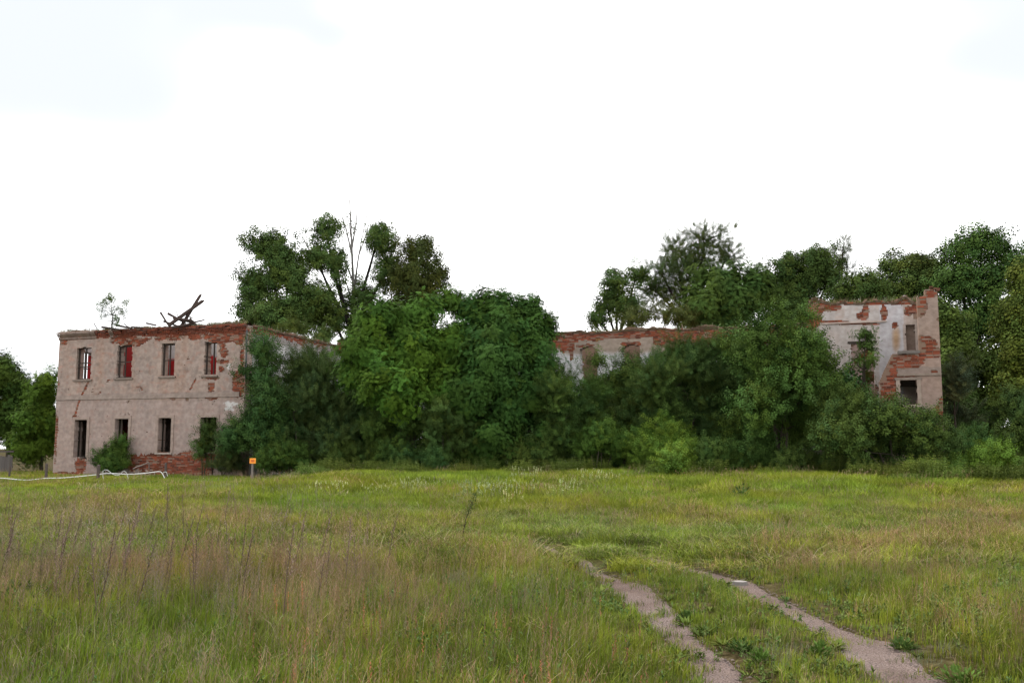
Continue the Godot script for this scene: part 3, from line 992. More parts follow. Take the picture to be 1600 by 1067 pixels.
	# side wall of that wing, seen edge on
	make_wall(t, "flank_wall", oF + U1 * (wf - 0.5) + W1 * 0.56, W1, -U1, 8.0, v455, func(uu: float) -> float: return v455 - 0.3 - 0.05 * uu + 0.2 * n2.get_noise_2d(uu * 40.0, 8.0), 0.5, 0.15, [], no_bare, col_side, red, red)

	# ---- right wing: its inner wall, laid open, whitewashed
	var oI0 := A1 + W1 * 4.4
	var i0 := uv_on(oI0, U1, N1, 1262, 560).x
	var i1 := uv_on(oI0, U1, N1, 1449, 560).x
	var oI := oI0 + U1 * i0
	var wi := i1 - i0
	var tops := [[1262, 477], [1266, 468], [1280, 466], [1290, 471], [1302, 474], [1330, 473], [1352, 470], [1375, 470], [1395, 467], [1412, 466], [1425, 468], [1450, 474]]
	var top_i := func(uu: float) -> float:
		var p := project(oI + U1 * uu + Y * 8.0)
		var y: float = tops[0][1]
		for k in tops.size() - 1:
			if p.x >= tops[k][0] and p.x < tops[k + 1][0]: y = lerpf(tops[k][1], tops[k + 1][1], (p.x - tops[k][0]) / float(tops[k + 1][0] - tops[k][0]))
		if p.x >= 1450: y = 474.0
		return uv_on(oI, U1, N1, p.x, y).y + snappedf(0.22 * n1.get_noise_2d(uu * 150.0, 9.0), 0.077)
	var oi := [rect_on(oI, U1, N1, 1332, 536, 1367, 622), rect_on(oI, U1, N1, 1416, 508, 1431, 547)]
	var bare_i := func(p: Vector2, uu: float, vv: float) -> float:
		var k := 0.5 * n2.get_noise_2d(uu * 60.0 + 240.0, vv * 80.0) + 0.25 * n1.get_noise_2d(uu * 170.0, vv * 220.0) + 0.28 * n2.get_noise_2d(uu * 400.0, vv * 650.0)
		var e := feat(p, [[1270, 490, 18, 26, 1.6], [1290, 478, 30, 10, 1.5], [1340, 472, 60, 6, 1.4], [1400, 470, 55, 7, 1.5], [1353, 486, 6, 14, 1.3], [1346, 494, 8, 6, 0.8], [1382, 490, 7, 16, 1.4], [1420, 486, 8, 8, 1.1], [1399, 508, 6, 7, 1.3], [1432, 480, 6, 20, 1.0], [1300, 503, 30, 2.5, 0.8], [1345, 506, 50, 2, 0.6], [1340, 610, 40, 18, 0.7]])
		return maxf(e + k * 1.1 - 0.12, k - 0.55)
	var col_i := func(p: Vector2, uu: float, vv: float) -> Color:
		var g := 0.5 + 0.5 * n1.get_noise_2d(uu * 50.0, vv * 40.0)
		var c := Color(0.52, 0.475, 0.455).lerp(Color(0.41, 0.37, 0.355), g).lerp(Color(0.44, 0.33, 0.28), 0.5 * smoothstep(0.5, 0.7, 0.5 + 0.5 * n2.get_noise_2d(uu * 130.0, vv * 130.0)))
		if p.y > 506: c = c.lerp(Color(0.46, 0.41, 0.385), 0.6)
		if p.x > 1375 and p.x < 1416: c = c.lerp(Color(0.5, 0.5, 0.55), 0.5)
		var st := ell(p, 1401, 530, 8, 26)
		if st > 0: c = c.lerp(Color(0.42, 0.26, 0.13), clampf(st * 0.9 + 0.5 * (g - 0.5), 0, 0.85))
		if p.x > 1412: c = c.lerp(Color(0.38, 0.29, 0.24), 0.7)
		return c
	make_wall(t, "inner_wall", oI, U1, N1, wi, 9.6, top_i, 0.45, 0.05, oi, bare_i, col_i, red, Color(0.33, 0.26, 0.22), "whitewashed inner wall laid open, streaked with bare brick")
	wall_cap(t, oI, U1, N1, wi, func(uu: float) -> float: return top_i.call(uu) - 0.03, 0.45, 0.06)
	var mo := MB.new()
	var m0 := uv_on(oI, U1, N1, 1285, 506)
	var m1 := uv_on(oI, U1, N1, 1386, 506)
	mo.box(oI + U1 * (m0.x + m1.x) * 0.5 + Y * m0.y + N1 * 0.05, U1 * (m1.x - m0.x) * 0.5, Y * 0.035, N1 * 0.05, Color(0.47, 0.38, 0.33))
	part("ledge", mo.mesh(M.plaster), t)
	var lin := MB.new()
	lin.box(oI + U1 * (oi[0].position.x + oi[0].size.x * 0.5) + Y * (oi[0].end.y + 0.04) + N1 * 0.03, U1 * (oi[0].size.x * 0.5 + 0.15), Y * 0.05, N1 * 0.04, Color(0.08, 0.065, 0.055))
	part("lintel", lin.mesh(M.wood), t)
	var ni := MB.new()
	ni.box(oI + U1 * oi[1].get_center().x + Y * oi[1].get_center().y - N1 * 0.3, U1 * (oi[1].size.x * 0.5 + 0.1), Y * (oi[1].size.y * 0.5 + 0.1), N1 * 0.08, Color(0.23, 0.17, 0.14))
	part("niche_back", ni.mesh(M.plaster), t)
	var rf := MB.new()
	rf.box(oF + U1 * (wf * 0.5 + 0.1) + W1 * 2.45 + Y * 4.6, U1 * (wf * 0.5 - 0.65), Y * 0.15, W1 * 1.85, Color(0.1, 0.08, 0.065))
	part("upper_floor", rf.mesh(M.wood), t)
	# outer wall of the rear wing, glimpsed through the arched windows
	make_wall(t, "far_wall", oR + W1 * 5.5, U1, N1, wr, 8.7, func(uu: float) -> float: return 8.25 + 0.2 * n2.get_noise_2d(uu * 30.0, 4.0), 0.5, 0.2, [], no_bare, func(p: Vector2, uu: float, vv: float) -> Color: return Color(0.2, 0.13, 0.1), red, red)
	# farther wall seen through its window
	var oB := oI + W1 * 2.6 + U1 * 0.4
	var blot := func(p: Vector2, uu: float, vv: float) -> float: return 0.75 * n2.get_noise_2d(uu * 95.0, vv * 95.0) - 0.08
	var pinkc := func(p: Vector2, uu: float, vv: float) -> Color: return Color(0.55, 0.45, 0.43).lerp(Color(0.45, 0.3, 0.27), 0.5 + 0.5 * n1.get_noise_2d(uu * 70.0, vv * 70.0))
	make_wall(t, "back_room_wall", oB, U1, N1, wi, 7.0, func(_u: float) -> float: return 6.9, 0.4, 0.07, [], blot, pinkc, red, red)

# ------------------------------------------------------------------ timbers, sapling and grass on the walls
func beam(a: Vector3, b: Vector3, wdt: float, label: String) -> void:
	var m := MB.new()
	var ax := (b - a)
	var l := ax.length()
	ax = ax.normalized()
	var s := ax.cross(Vector3(0.1, 0.2, 0.97)).normalized()
	var q := ax.cross(s).normalized()
	# a hewn timber: four-sided, slightly bent, splintered at one end
	var pts := []
	for i in 5:
		var f := i / 4.0
		pts.append([a + ax * l * f + q * 0.03 * l * sin(f * PI) * n1.get_noise_1d(l * 90.0), wdt * (1.0 - 0.18 * f) * (1.0 + 0.12 * n1.get_noise_1d(f * 300.0 + l * 50.0))])
	var col := Color(0.085, 0.062, 0.052)
	for i in 4:
		for k in 4:
			var c0: Array = [[-1, -1], [1, -1], [1, 1], [-1, 1]][k]
			var c1: Array = [[-1, -1], [1, -1], [1, 1], [-1, 1]][(k + 1) % 4]
			var h0: float = pts[i][1] * 0.5
			var h1: float = pts[i + 1][1] * 0.5
			m.quad(pts[i][0] + (s * c0[0] + q * c0[1]) * h0, pts[i + 1][0] + (s * c0[0] + q * c0[1]) * h1, pts[i + 1][0] + (s * c1[0] + q * c1[1]) * h1, pts[i][0] + (s * c1[0] + q * c1[1]) * h0, col)
	var e: Vector3 = pts[4][0]
	var h: float = pts[4][1] * 0.5
	for k in 4:
		var c0: Array = [[-1, -1], [1, -1], [1, 1], [-1, 1]][k]
		var c1: Array = [[-1, -1], [1, -1], [1, 1], [-1, 1]][(k + 1) % 4]
		m.tri(e + (s * c0[0] + q * c0[1]) * h, e + ax * wdt * 1.2 + s * h * 0.5, e + (s * c1[0] + q * c1[1]) * h, col)
		m.tri(pts[0][0] + (s * c0[0] + q * c0[1]) * pts[0][1] * 0.5, pts[0][0], pts[0][0] + (s * c1[0] + q * c1[1]) * pts[0][1] * 0.5, col)
	single("roof_beam", m.mesh(M.wood), label, "beam", "fallen roof timbers on the wall top")

func make_roof_remains() -> void:
	# beams lie across the front wall of the left wing; depth of the wall line there is 52 to 53 m
	var list := [
		[283, 509, 312, 462, 52.6, 53.2, 0.22, "charred roof beam rising most steeply from the heap over the wall"],
		[262, 509, 315, 471, 52.2, 52.8, 0.24, "long charred beam leaning across the steepest one at a lower angle"],
		[270, 497, 300, 501, 52.4, 52.2, 0.16, "dark timber lodged level between the crossed beams"],
		[296, 497, 306, 509, 52.2, 52.3, 0.14, "short broken timber hanging down behind the crossed beams"],
		[250, 488, 261, 506, 52.6, 52.6, 0.16, "short stub of beam leaning back beside the beam heap"],
		[262, 490, 288, 504, 52.9, 52.5, 0.17, "beam sloping down into the heap from its thin end"],
		[228, 505, 243, 508, 53.0, 52.7, 0.12, "thin timber lying nearly flat at the foot of the heap"],
		[284, 500, 304, 505, 52.6, 52.3, 0.16, "low timber lying flat under the crossed beams"],
		[255, 502, 276, 509, 52.9, 52.6, 0.13, "slanting timber low at the near end of the crossed beams"],
		[275, 487, 279, 500, 52.8, 52.6, 0.06, "thin lath standing up among the crossed beams"],
		[290, 492, 300, 497, 52.7, 52.5, 0.08, "curled strip of wood over the crossed beams"],
		[268, 512, 300, 506, 52.1, 52.4, 0.18, "thick timber lying along the wall under the crossed beams"],
		[300, 504, 318, 500, 52.6, 52.9, 0.10, "thin timber end poking out past the crossed beams"],
		[205, 511, 222, 512, 53.2, 53.0, 0.12, "flat piece of timber between the heap and the roof tree"],
		[158, 511, 186, 515, 53.6, 53.4, 0.13, "flat dark timber under the little roof tree"],
		[180, 508, 205, 513, 53.5, 53.3, 0.14, "splintered plank lying beside the little roof tree"],
		[193, 506, 200, 511, 53.6, 53.4, 0.07, "thin sliver of wood sticking up beside the splintered plank"],
		[146, 505, 151, 514, 53.7, 53.7, 0.07, "little broken stick standing on the cornice end"]]
	for b in list:
		beam(at(b[0], b[1], b[4]), at(b[2], b[3], b[5]), b[6] * 0.68, b[7])

func dead_tree() -> void:
	var base := at(548, 740, 79.0)
	base.y = 0
	var t := thing("dead_tree", base, "leafless grey dead tree rising above the dark crowns", "tree")
	var b := MB.new()
	var col := Color(0.33, 0.32, 0.31)
	var spec := [[[549, 745], [550, 560], [552, 450], [549, 380], [546, 312]], [[552, 460], [560, 400], [572, 340]], [[550, 400], [541, 360], [531, 330]], [[549, 390], [556, 350], [558, 318]], [[551, 440], [538, 405], [534, 370]], [[552, 480], [540, 440], [536, 415]], [[560, 400], [571, 368], [576, 350]],
		[[550, 520], [510, 440], [480, 385], [464, 356]], [[495, 412], [488, 380], [486, 355]], [[480, 385], [478, 362], [474, 348]], [[505, 430], [500, 400], [503, 345]], [[541, 360], [536, 345], [537, 322]], [[549, 380], [545, 350], [539, 316]], [[546, 345], [550, 330], [552, 310]], [[572, 340], [575, 330], [577, 322]]]
	var wid := [0.2, 0.10, 0.09, 0.09, 0.08, 0.08, 0.055, 0.10, 0.05, 0.045, 0.045, 0.045, 0.045, 0.04, 0.035]
	for i in spec.size():
		var pts := []
		var rad := []
		var nn: int = spec[i].size()
		for k in nn:
			var q: Array = spec[i][k]
			pts.append(at(q[0], q[1], 79.0 + 1.2 * sin(i * 2.1 + 0.0) * float(k) / nn) - base)
			rad.append(lerpf(wid[i], wid[i] * 0.22, float(k) / (nn - 1)))
		if i == 0: pts[0].y = -0.1
		b.tube(pts, rad, 6, col)
	part("trunk", b.mesh(M.bark), t)

# ------------------------------------------------------------------ trees and shrubs
func make_trees() -> void:
	var dk := Color(0.062, 0.096, 0.030)
	var bt := "trees behind the ruin"
	var cs := "trees and shrubs in the court"
	# behind the left wing
	plant_px("broadleaf_tree", "dark dense tree behind the left wing, standing apart from the dead tree", "tree", bt, 440, 75, [[425, 398, 36, 34], [398, 450, 30, 36], [450, 436, 42, 46], [392, 492, 24, 22], [470, 490, 44, 36], [428, 500, 44, 34, 1.5], [500, 470, 26, 30]], "broad loose", dk, 1.25, 0.8, 1.05, 0.25, 1, Color(0.04, 0.034, 0.03))
	plant_px("broadleaf_tree", "airy dark tree with open crown round the dead grey trunk", "tree", bt, 540, 78, [[510, 366, 30, 24], [494, 404, 22, 30], [526, 418, 14, 40], [590, 374, 26, 28], [604, 424, 26, 42], [560, 470, 34, 30], [520, 500, 34, 30], [575, 520, 50, 34]], "broad loose", dk * 1.05, 0.9, 0.75, 1.0, 0.25, 1, Color(0.035, 0.03, 0.027))
	plant_px("broadleaf_tree", "olive tinged tree behind the bright green court tree", "tree", bt, 650, 77, [[652, 396, 28, 28], [636, 440, 34, 40], [682, 436, 12, 32], [660, 470, 34, 34], [618, 490, 34, 34]], "broad loose", Color(0.054, 0.064, 0.02), 1.15, 0.75, 1.05, 0.25, 1, Color(0.04, 0.034, 0.03))
	dead_tree()
	plant_px("wall_shrub", "small light green shrub growing on top of the court wall", "shrub", "", 450, 58.5, [[452, 512, 20, 12], [470, 520, 14, 9]], "oval", Color(0.075, 0.10, 0.03), 0.7, 0.4, 1.0, 0.4, 2)
	plant_px("wall_shrub", "round pale shrub behind the far end of the court wall", "shrub", "", 506, 62, [[506, 524, 14, 13], [500, 535, 18, 12]], "oval", Color(0.075, 0.11, 0.035), 0.9, 0.4, 1.0, 0.4, 2)
	# far left
	plant_px("roadside_tree", "tree behind the plank fence, dark at its heart", "tree", "", 10, 66, [[8, 590, 36, 34], [-30, 610, 50, 50], [30, 618, 34, 34], [0, 660, 40, 40], [38, 650, 30, 34]], "pinnate", Color(0.05, 0.082, 0.02), 0.65, 0.7, 1.15, 0.2)
	plant_px("roadside_tree", "paler young tree close against the outer corner of the left wing", "tree", "", 64, 61, [[72, 606, 22, 22], [64, 632, 24, 24], [50, 660, 26, 26], [66, 690, 34, 34], [40, 700, 26, 34], [78, 660, 16, 30]], "pinnate", Color(0.072, 0.122, 0.022), 0.7, 0.6, 1.1, 0.25)
	# in the court
	plant_px("court_shrub", "dark leafy shrub climbing the corner of the court wall", "shrub", cs, 405, 49.6, [[412, 552, 18, 24], [404, 590, 24, 30], [420, 640, 36, 44], [394, 680, 32, 42], [430, 695, 40, 40], [362, 690, 20, 34, -0.4]], "oval", Color(0.050, 0.094, 0.032), 1.0, 0.5, 1.15, 0.35, 4)
	plant_px("court_shrub", "grey green willow-like shrub between the dark shrub and the bright tree", "shrub", cs, 480, 48.8, [[478, 574, 36, 26], [510, 590, 32, 30], [450, 612, 30, 36], [494, 632, 46, 44], [470, 684, 54, 44], [520, 680, 44, 48]], "willow", Color(0.064, 0.098, 0.040), 1.0, 0.5, 1.2, 0.7, 5)
	plant_px("box_elder", "bright yellow green bushy tree, the palest crown in the court", "tree", cs, 640, 46.5, [[590, 506, 32, 24, 0.6], [628, 500, 26, 22, 0.3], [660, 492, 24, 20], [700, 478, 18, 22, -1.0], [648, 524, 44, 26], [566, 545, 34, 36], [630, 560, 70, 46, 1.0], [690, 546, 44, 44], [562, 590, 36, 36], [620, 610, 54, 40, 0.8], [686, 600, 46, 40]], "pinnate", Color(0.080, 0.142, 0.022), 0.85, 0.55, 0.98, 0.3, 3, Color(0.09, 0.075, 0.06), Color(0.052, 0.104, 0.022))
	plant_px("box_elder", "tall deep green tree with a broad dome, darker than the bright court tree", "tree", cs, 780, 47.5, [[786, 486, 34, 30], [736, 482, 18, 22], [760, 500, 30, 30], [822, 486, 22, 24], [844, 512, 22, 26], [726, 540, 36, 42], [806, 520, 40, 34], [768, 562, 62, 50, 0.8], [838, 560, 36, 48], [740, 620, 54, 54, 0.6], [810, 630, 62, 54], [770, 686, 72, 44, 0.5]], "pinnate", Color(0.044, 0.090, 0.024), 0.85, 0.55, 0.98, 0.3, 3)
	plant_px("court_shrub", "olive shrub with pale upright shoots in front of the rear wall", "shrub", cs, 905, 46, [[880, 596, 32, 18], [926, 618, 24, 26], [868, 624, 36, 34], [910, 650, 44, 44], [880, 692, 50, 36]], "willow", Color(0.060, 0.098, 0.034), 1.0, 0.5, 1.15, 0.6, 4, Color(0.09, 0.075, 0.06), Color(0.058, 0.100, 0.026))
	plant_px("court_shrub", "dark shrub filling the gap under the arched windows", "shrub", cs, 970, 48.5, [[932, 566, 10, 12], [987, 578, 20, 18], [968, 610, 34, 34], [990, 650, 40, 50], [960, 690, 40, 40]], "oval", Color(0.066, 0.098, 0.028), 1.0, 0.5, 1.15, 0.3, 3)
	plant_px("court_shrub", "broad grey green shrub hiding the middle of the rear wall", "shrub", cs, 1060, 45.3, [[1080, 558, 38, 16], [1126, 546, 28, 20], [1036, 576, 28, 20], [1078, 574, 54, 36], [1024, 606, 46, 42], [1096, 620, 56, 46], [1050, 668, 60, 44], [1120, 680, 50, 46]], "willow", Color(0.062, 0.100, 0.038), 1.0, 0.5, 1.15, 0.55, 5, Color(0.09, 0.075, 0.06), Color(0.054, 0.092, 0.026))
	plant_px("court_tree", "fresh green bushy tree with pointed leading shoots before the open inner wall", "tree", cs, 1220, 41, [[1214, 498, 13, 18], [1256, 498, 9, 15], [1186, 522, 22, 24], [1228, 540, 40, 28], [1264, 556, 32, 30, 0.5], [1180, 570, 44, 40], [1236, 590, 60, 44, 0.8], [1288, 600, 38, 40], [1190, 640, 54, 46, 0.6], [1262, 650, 56, 50, 0.4], [1200, 694, 60, 36]], "oval", Color(0.052, 0.092, 0.026), 1.0, 0.5, 1.15, 0.55, 4, Color(0.09, 0.075, 0.06), Color(0.072, 0.118, 0.03))
	plant_px("sapling_tree", "slender sapling growing in front of the inner wall window", "tree", "", 1350, 42.6, [[1353, 522, 8, 11], [1352, 546, 17, 14], [1340, 570, 16, 12], [1364, 566, 14, 14], [1348, 596, 22, 14]], "pinnate", Color(0.062, 0.1, 0.028), 0.10, 0.5, 0.6, 0.2, 2)
	plant_px("court_shrub", "dense dark shrub heaped below the broken corner window", "shrub", cs, 1400, 38.2, [[1330, 640, 44, 34], [1386, 656, 40, 28], [1446, 672, 40, 30], [1322, 690, 56, 40], [1386, 698, 56, 36], [1450, 704, 44, 30], [1300, 655, 30, 40]], "oval", Color(0.062, 0.096, 0.030), 1.05, 0.45, 1.1, 0.3, 5)
	plant_px("court_shrub", "grey leaved shrub standing against the outer edge of the broken corner", "shrub", "", 1492, 43.5, [[1490, 590, 17, 22], [1500, 622, 22, 28], [1494, 660, 26, 30]], "willow", Color(0.075, 0.095, 0.062), 0.8, 0.45, 1.15, 0.3, 3)
	# what fills the court behind those
	for f in [[480, 52.0, [[480, 640, 50, 60], [520, 690, 50, 50], [450, 690, 40, 50]], "deep thicket behind the grey green willow-like shrub"], [590, 50.5, [[570, 640, 50, 60], [600, 690, 60, 50]], "deep thicket behind the bright court tree"],
		[710, 50.5, [[705, 620, 50, 80], [720, 690, 60, 50]], "deep thicket between the bright tree and the deep green dome"], [860, 51.5, [[856, 630, 44, 40], [850, 670, 60, 60], [905, 690, 50, 50]], "deep thicket beside the deep green dome tree"],
		[990, 50.0, [[955, 712, 40, 24], [960, 650, 50, 60], [1010, 640, 50, 60], [1000, 690, 60, 50]], "deep thicket below the arched windows"], [1110, 49.0, [[1080, 620, 50, 60], [1130, 620, 50, 70], [1110, 690, 70, 50]], "deep thicket behind the broad grey green shrub"],
		[1200, 47.0, [[1170, 600, 40, 70], [1220, 640, 60, 70], [1190, 700, 60, 40]], "deep thicket behind the fresh green bushy tree"], [1300, 42.5, [[1290, 660, 50, 50], [1340, 690, 50, 40], [1310, 620, 30, 40]], "deep thicket under the sapling before the inner wall"]]:
		plant_px("thicket", f[3], "shrub", "thickets deep in the court", f[0], f[1], f[2], "broad", Color(0.050, 0.094, 0.032), 1.0, 0.5, 1.2, 0.3, 4)
	# low shrubs along the meadow's edge
	var es := "low shrubs along the edge of the meadow"
	var lows := [[450, 47.6, [[450, 714, 44, 24], [420, 722, 26, 18]], Color(0.058, 0.100, 0.026), "dark low shrub behind the orange sign"],
		[560, 46.6, [[566, 716, 40, 22], [530, 722, 30, 18]], Color(0.066, 0.098, 0.028), "low spreading shrub under the grey green willow-like shrub"],
		[620, 45.4, [[590, 668, 36, 30], [640, 660, 40, 34], [610, 700, 44, 30]], Color(0.054, 0.092, 0.026), "mid height deep green shrub before the foot of the bright court tree"],
		[700, 45.2, [[690, 660, 36, 40], [716, 690, 36, 34], [680, 710, 30, 24]], Color(0.062, 0.096, 0.030), "mid height dull green shrub where the two court trees meet"],
		[650, 44.8, [[640, 720, 36, 18], [684, 724, 30, 16]], Color(0.050, 0.094, 0.032), "low dark shrub behind the pale sprouting stem"],
		[740, 46, [[736, 712, 36, 26], [770, 720, 30, 20]], Color(0.058, 0.100, 0.026), "low dark shrub at the foot of the deep green dome tree"],
		[830, 45.6, [[820, 712, 36, 26], [860, 716, 30, 22]], Color(0.066, 0.098, 0.028), "low dark shrub under the olive shrub's outer shoots"],
		[940, 43.4, [[938, 682, 28, 20], [964, 698, 26, 22], [920, 700, 22, 20]], Color(0.066, 0.115, 0.026), "mid green rounded shrub in the mouth of the court"],
		[1045, 41.5, [[1046, 682, 30, 24], [1016, 706, 28, 22], [1064, 708, 30, 24]], Color(0.092, 0.150, 0.028), "light green shrub, larger of the two standing out of the hedge"],
		[1052, 36.5, [[1050, 716, 17, 14], [1054, 732, 19, 12]], Color(0.115, 0.180, 0.034), "small bright shrub standing out on the grass"],
		[1130, 41.2, [[1120, 712, 44, 26], [1160, 722, 36, 18]], Color(0.054, 0.092, 0.026), "low dark shrub beside the fresh green bushy tree"],
		[1260, 39.6, [[1240, 722, 44, 18], [1290, 726, 40, 16]], Color(0.062, 0.096, 0.030), "low dark shrub below the fresh green bushy tree"],
		[1552, 36.0, [[1552, 706, 20, 14], [1540, 722, 22, 14], [1566, 722, 20, 14]], Color(0.10, 0.160, 0.028), "rounded light green shrub rising out of the brambles"],
		[1440, 36.5, [[1432, 742, 26, 9], [1462, 738, 24, 11]], Color(0.085, 0.135, 0.028), "low bramble mound next to the lone fence post"],
		[1510, 36.8, [[1500, 738, 26, 12], [1524, 734, 18, 12]], Color(0.075, 0.12, 0.026), "low bramble mound between the lone post and the rounded shrub"],
		[1596, 36.4, [[1592, 736, 24, 14], [1620, 732, 24, 16]], Color(0.06, 0.1, 0.024), "low bramble mound past the rounded shrub"],
		[1500, 39.5, [[1500, 700, 30, 24], [1520, 690, 26, 20]], Color(0.050, 0.094, 0.032), "low dark shrub beyond the brambles"]]
	for s in lows:
		plant_px("low_shrub", s[4], "shrub", es, s[0], s[1], s[2], "oval", s[3], 1.1, 0.38, 1.0, 0.4, 4)
	# against the front of the left wing
	plant_px("window_shrub", "dark shrub growing up to the second ground floor window", "shrub", "", 172, 53, [[172, 710, 22, 14], [189, 698, 9, 12, -0.3], [160, 722, 22, 12], [178, 726, 24, 12]], "oval", Color(0.058, 0.100, 0.026), 1.0, 0.4, 1.1, 0.4, 3)
	plant_px("window_shrub", "very dark shrub filling the last ground floor window", "shrub", "", 322, 51.7, [[324, 676, 9, 11], [321, 694, 12, 13], [312, 702, 9, 8]], "oval", Color(0.066, 0.098, 0.028), 1.1, 0.4, 1.1, 0.4, 3)
	plant_px("window_shrub", "thin greyish shrub between the last window and the corner", "shrub", "", 350, 51.0, [[352, 684, 12, 16], [356, 710, 18, 18], [334, 726, 20, 9], [366, 722, 18, 14]], "willow", Color(0.07, 0.095, 0.045), 0.7, 0.4, 1.1, 0.6, 4)
	# behind the rear wall and the right wing
	plant_px("broadleaf_tree", "airy dark tree at the end of the row behind the rear wall", "tree", bt, 968, 73, [[962, 446, 22, 22], [948, 474, 24, 22], [976, 484, 26, 24], [936, 500, 18, 16], [994, 430, 18, 16]], "broad loose", dk, 1.0, 0.75, 1.0, 0.25, 1, Color(0.035, 0.03, 0.027))
	plant_px("tall_willow", "tall grey green tree, highest of the row behind the rear wall", "tree", bt, 1085, 76, [[1102, 378, 36, 24], [1056, 398, 22, 26], [1032, 424, 26, 22], [1086, 414, 34, 34], [1136, 404, 24, 22], [1024, 454, 34, 28], [1070, 452, 34, 36]], "willow loose", Color(0.066, 0.09, 0.036), 1.5, 0.8, 1.4, 0.3, 1, Color(0.045, 0.038, 0.033))
	plant_px("round_tree", "dense rounded dark green tree rising just behind the rear wall", "tree", bt, 1130, 65, [[1128, 446, 42, 32], [1098, 482, 34, 30], [1150, 474, 48, 36], [1184, 454, 26, 32], [1120, 510, 50, 26]], "pinnate", Color(0.054, 0.092, 0.026), 1.0, 0.6, 1.3, 0.3)
	plant_px("broadleaf_tree", "near black spreading tree behind the fresh green bushy tree", "tree", bt, 1250, 70, [[1226, 424, 34, 24], [1274, 412, 34, 26], [1298, 436, 30, 30], [1250, 454, 48, 32], [1208, 450, 26, 26], [1240, 490, 60, 30]], "broad loose", dk * 0.95, 1.1, 0.75, 1.05, 0.25, 1, Color(0.035, 0.03, 0.027))
	plant_px("poplar", "thin grey poplar top blown sideways by the wind", "tree", bt, 1308, 72.5, [[1318, 386, 8, 14], [1312, 410, 10, 22], [1324, 424, 6, 18], [1310, 446, 10, 24]], "willow loose", Color(0.075, 0.088, 0.052), 1.1, 0.55, 1.2, 0.9, 1, Color(0.06, 0.05, 0.04))
	plant_px("yellow_shrub", "yellowish low tree showing over the rear wall", "tree", bt, 1020, 63, [[1014, 494, 24, 12], [1044, 492, 24, 13], [990, 500, 16, 10], [1070, 500, 20, 12]], "oval", Color(0.078, 0.086, 0.028), 0.9, 0.5, 1.3, 0.4, 3)
	plant_px("maple", "yellow green tree showing above the inner wall's broken end", "tree", bt, 1345, 60, [[1340, 450, 22, 14], [1362, 462, 26, 14], [1320, 466, 18, 12], [1340, 500, 40, 30]], "broad loose", Color(0.058, 0.086, 0.024), 1.5, 0.6, 1.0, 0.3)
	plant_px("maple", "brownish tinged tree above the broken corner of the ruin", "tree", bt, 1415, 64, [[1398, 420, 26, 18], [1386, 446, 30, 20], [1436, 420, 28, 28], [1430, 454, 40, 26], [1410, 490, 50, 30], [1462, 440, 24, 30]], "broad loose", Color(0.062, 0.096, 0.030), 1.0, 0.65, 1.1, 0.3, 1, Color(0.04, 0.034, 0.03), Color(0.072, 0.080, 0.022))
	plant_px("forest_tree", "tallest dark tree beyond the broken corner, flat topped", "tree", bt, 1530, 60, [[1534, 388, 40, 32], [1500, 404, 28, 30], [1566, 408, 28, 34], [1498, 450, 40, 36], [1546, 450, 44, 38], [1514, 510, 54, 44], [1570, 510, 40, 46]], "broad loose", Color(0.050, 0.094, 0.032), 1.05, 0.7, 1.1, 0.3, 1, Color(0.035, 0.03, 0.027), Color(0.058, 0.100, 0.026))
	plant_px("forest_tree", "black green understorey tree behind the grey leaved shrub", "tree", bt, 1510, 53, [[1500, 560, 40, 44], [1544, 580, 40, 44], [1500, 630, 44, 40], [1550, 640, 40, 40], [1480, 510, 26, 40], [1520, 680, 50, 40]], "broad", Color(0.066, 0.098, 0.028), 1.0, 0.6, 1.15, 0.3)
	plant_px("maple", "golden green maple branches at the wood's edge", "tree", bt, 1625, 47, [[1604, 440, 22, 34], [1598, 500, 26, 36], [1592, 560, 24, 30], [1620, 480, 40, 60], [1620, 560, 40, 60], [1590, 610, 24, 20]], "broad loose", Color(0.074, 0.096, 0.022), 1.5, 0.5, 1.0, 0.2)
	plant_px("court_shrub", "leafy green shrub under the golden maple branches", "shrub", "", 1590, 40.5, [[1584, 640, 28, 28], [1600, 664, 34, 34], [1576, 690, 28, 26], [1610, 700, 34, 30]], "oval", Color(0.055, 0.085, 0.028), 1.0, 0.45, 1.1, 0.35, 4)
	plant_px("forest_tree", "dark tree closing the view behind the golden maple", "tree", bt, 1660, 58, [[1640, 430, 50, 50], [1660, 520, 60, 60], [1650, 620, 60, 60]], "broad", dk, 0.8, 0.7, 1.25, 0.3)
	plant_px("forest_tree", "dark tree deep behind the broken corner's window", "tree", bt, 1440, 57, [[1450, 520, 40, 40], [1470, 580, 36, 40], [1460, 640, 40, 40], [1420, 560, 40, 50]], "broad", Color(0.054, 0.092, 0.026), 0.9, 0.6, 1.15, 0.3)
	# little tree on the front wall
	var rb := at(174, 513, 53.3)
	var lobes := []
	for q in [[172, 466, 11, 4], [166, 472, 12, 3], [188, 474, 10, 3], [162, 482, 12, 3.5], [180, 482, 8, 3], [188, 489, 9, 3], [166, 491, 8, 2.5], [184, 496, 10, 3], [160, 499, 8, 2], [178, 501, 9, 3]]:
		lobes.append([at(q[0], q[1], 53.3 + rng.randf_range(-0.4, 0.4)), Vector3(q[2] * 0.046, q[3] * 0.04, q[2] * 0.04)])
	make_plant("roof_sapling", "little airy tree growing on the front wall of the left wing", "tree", "", rb, lobes, "pinnate loose", Color(0.062, 0.096, 0.030), 0.12, 0.5, 0.42, 0.1)

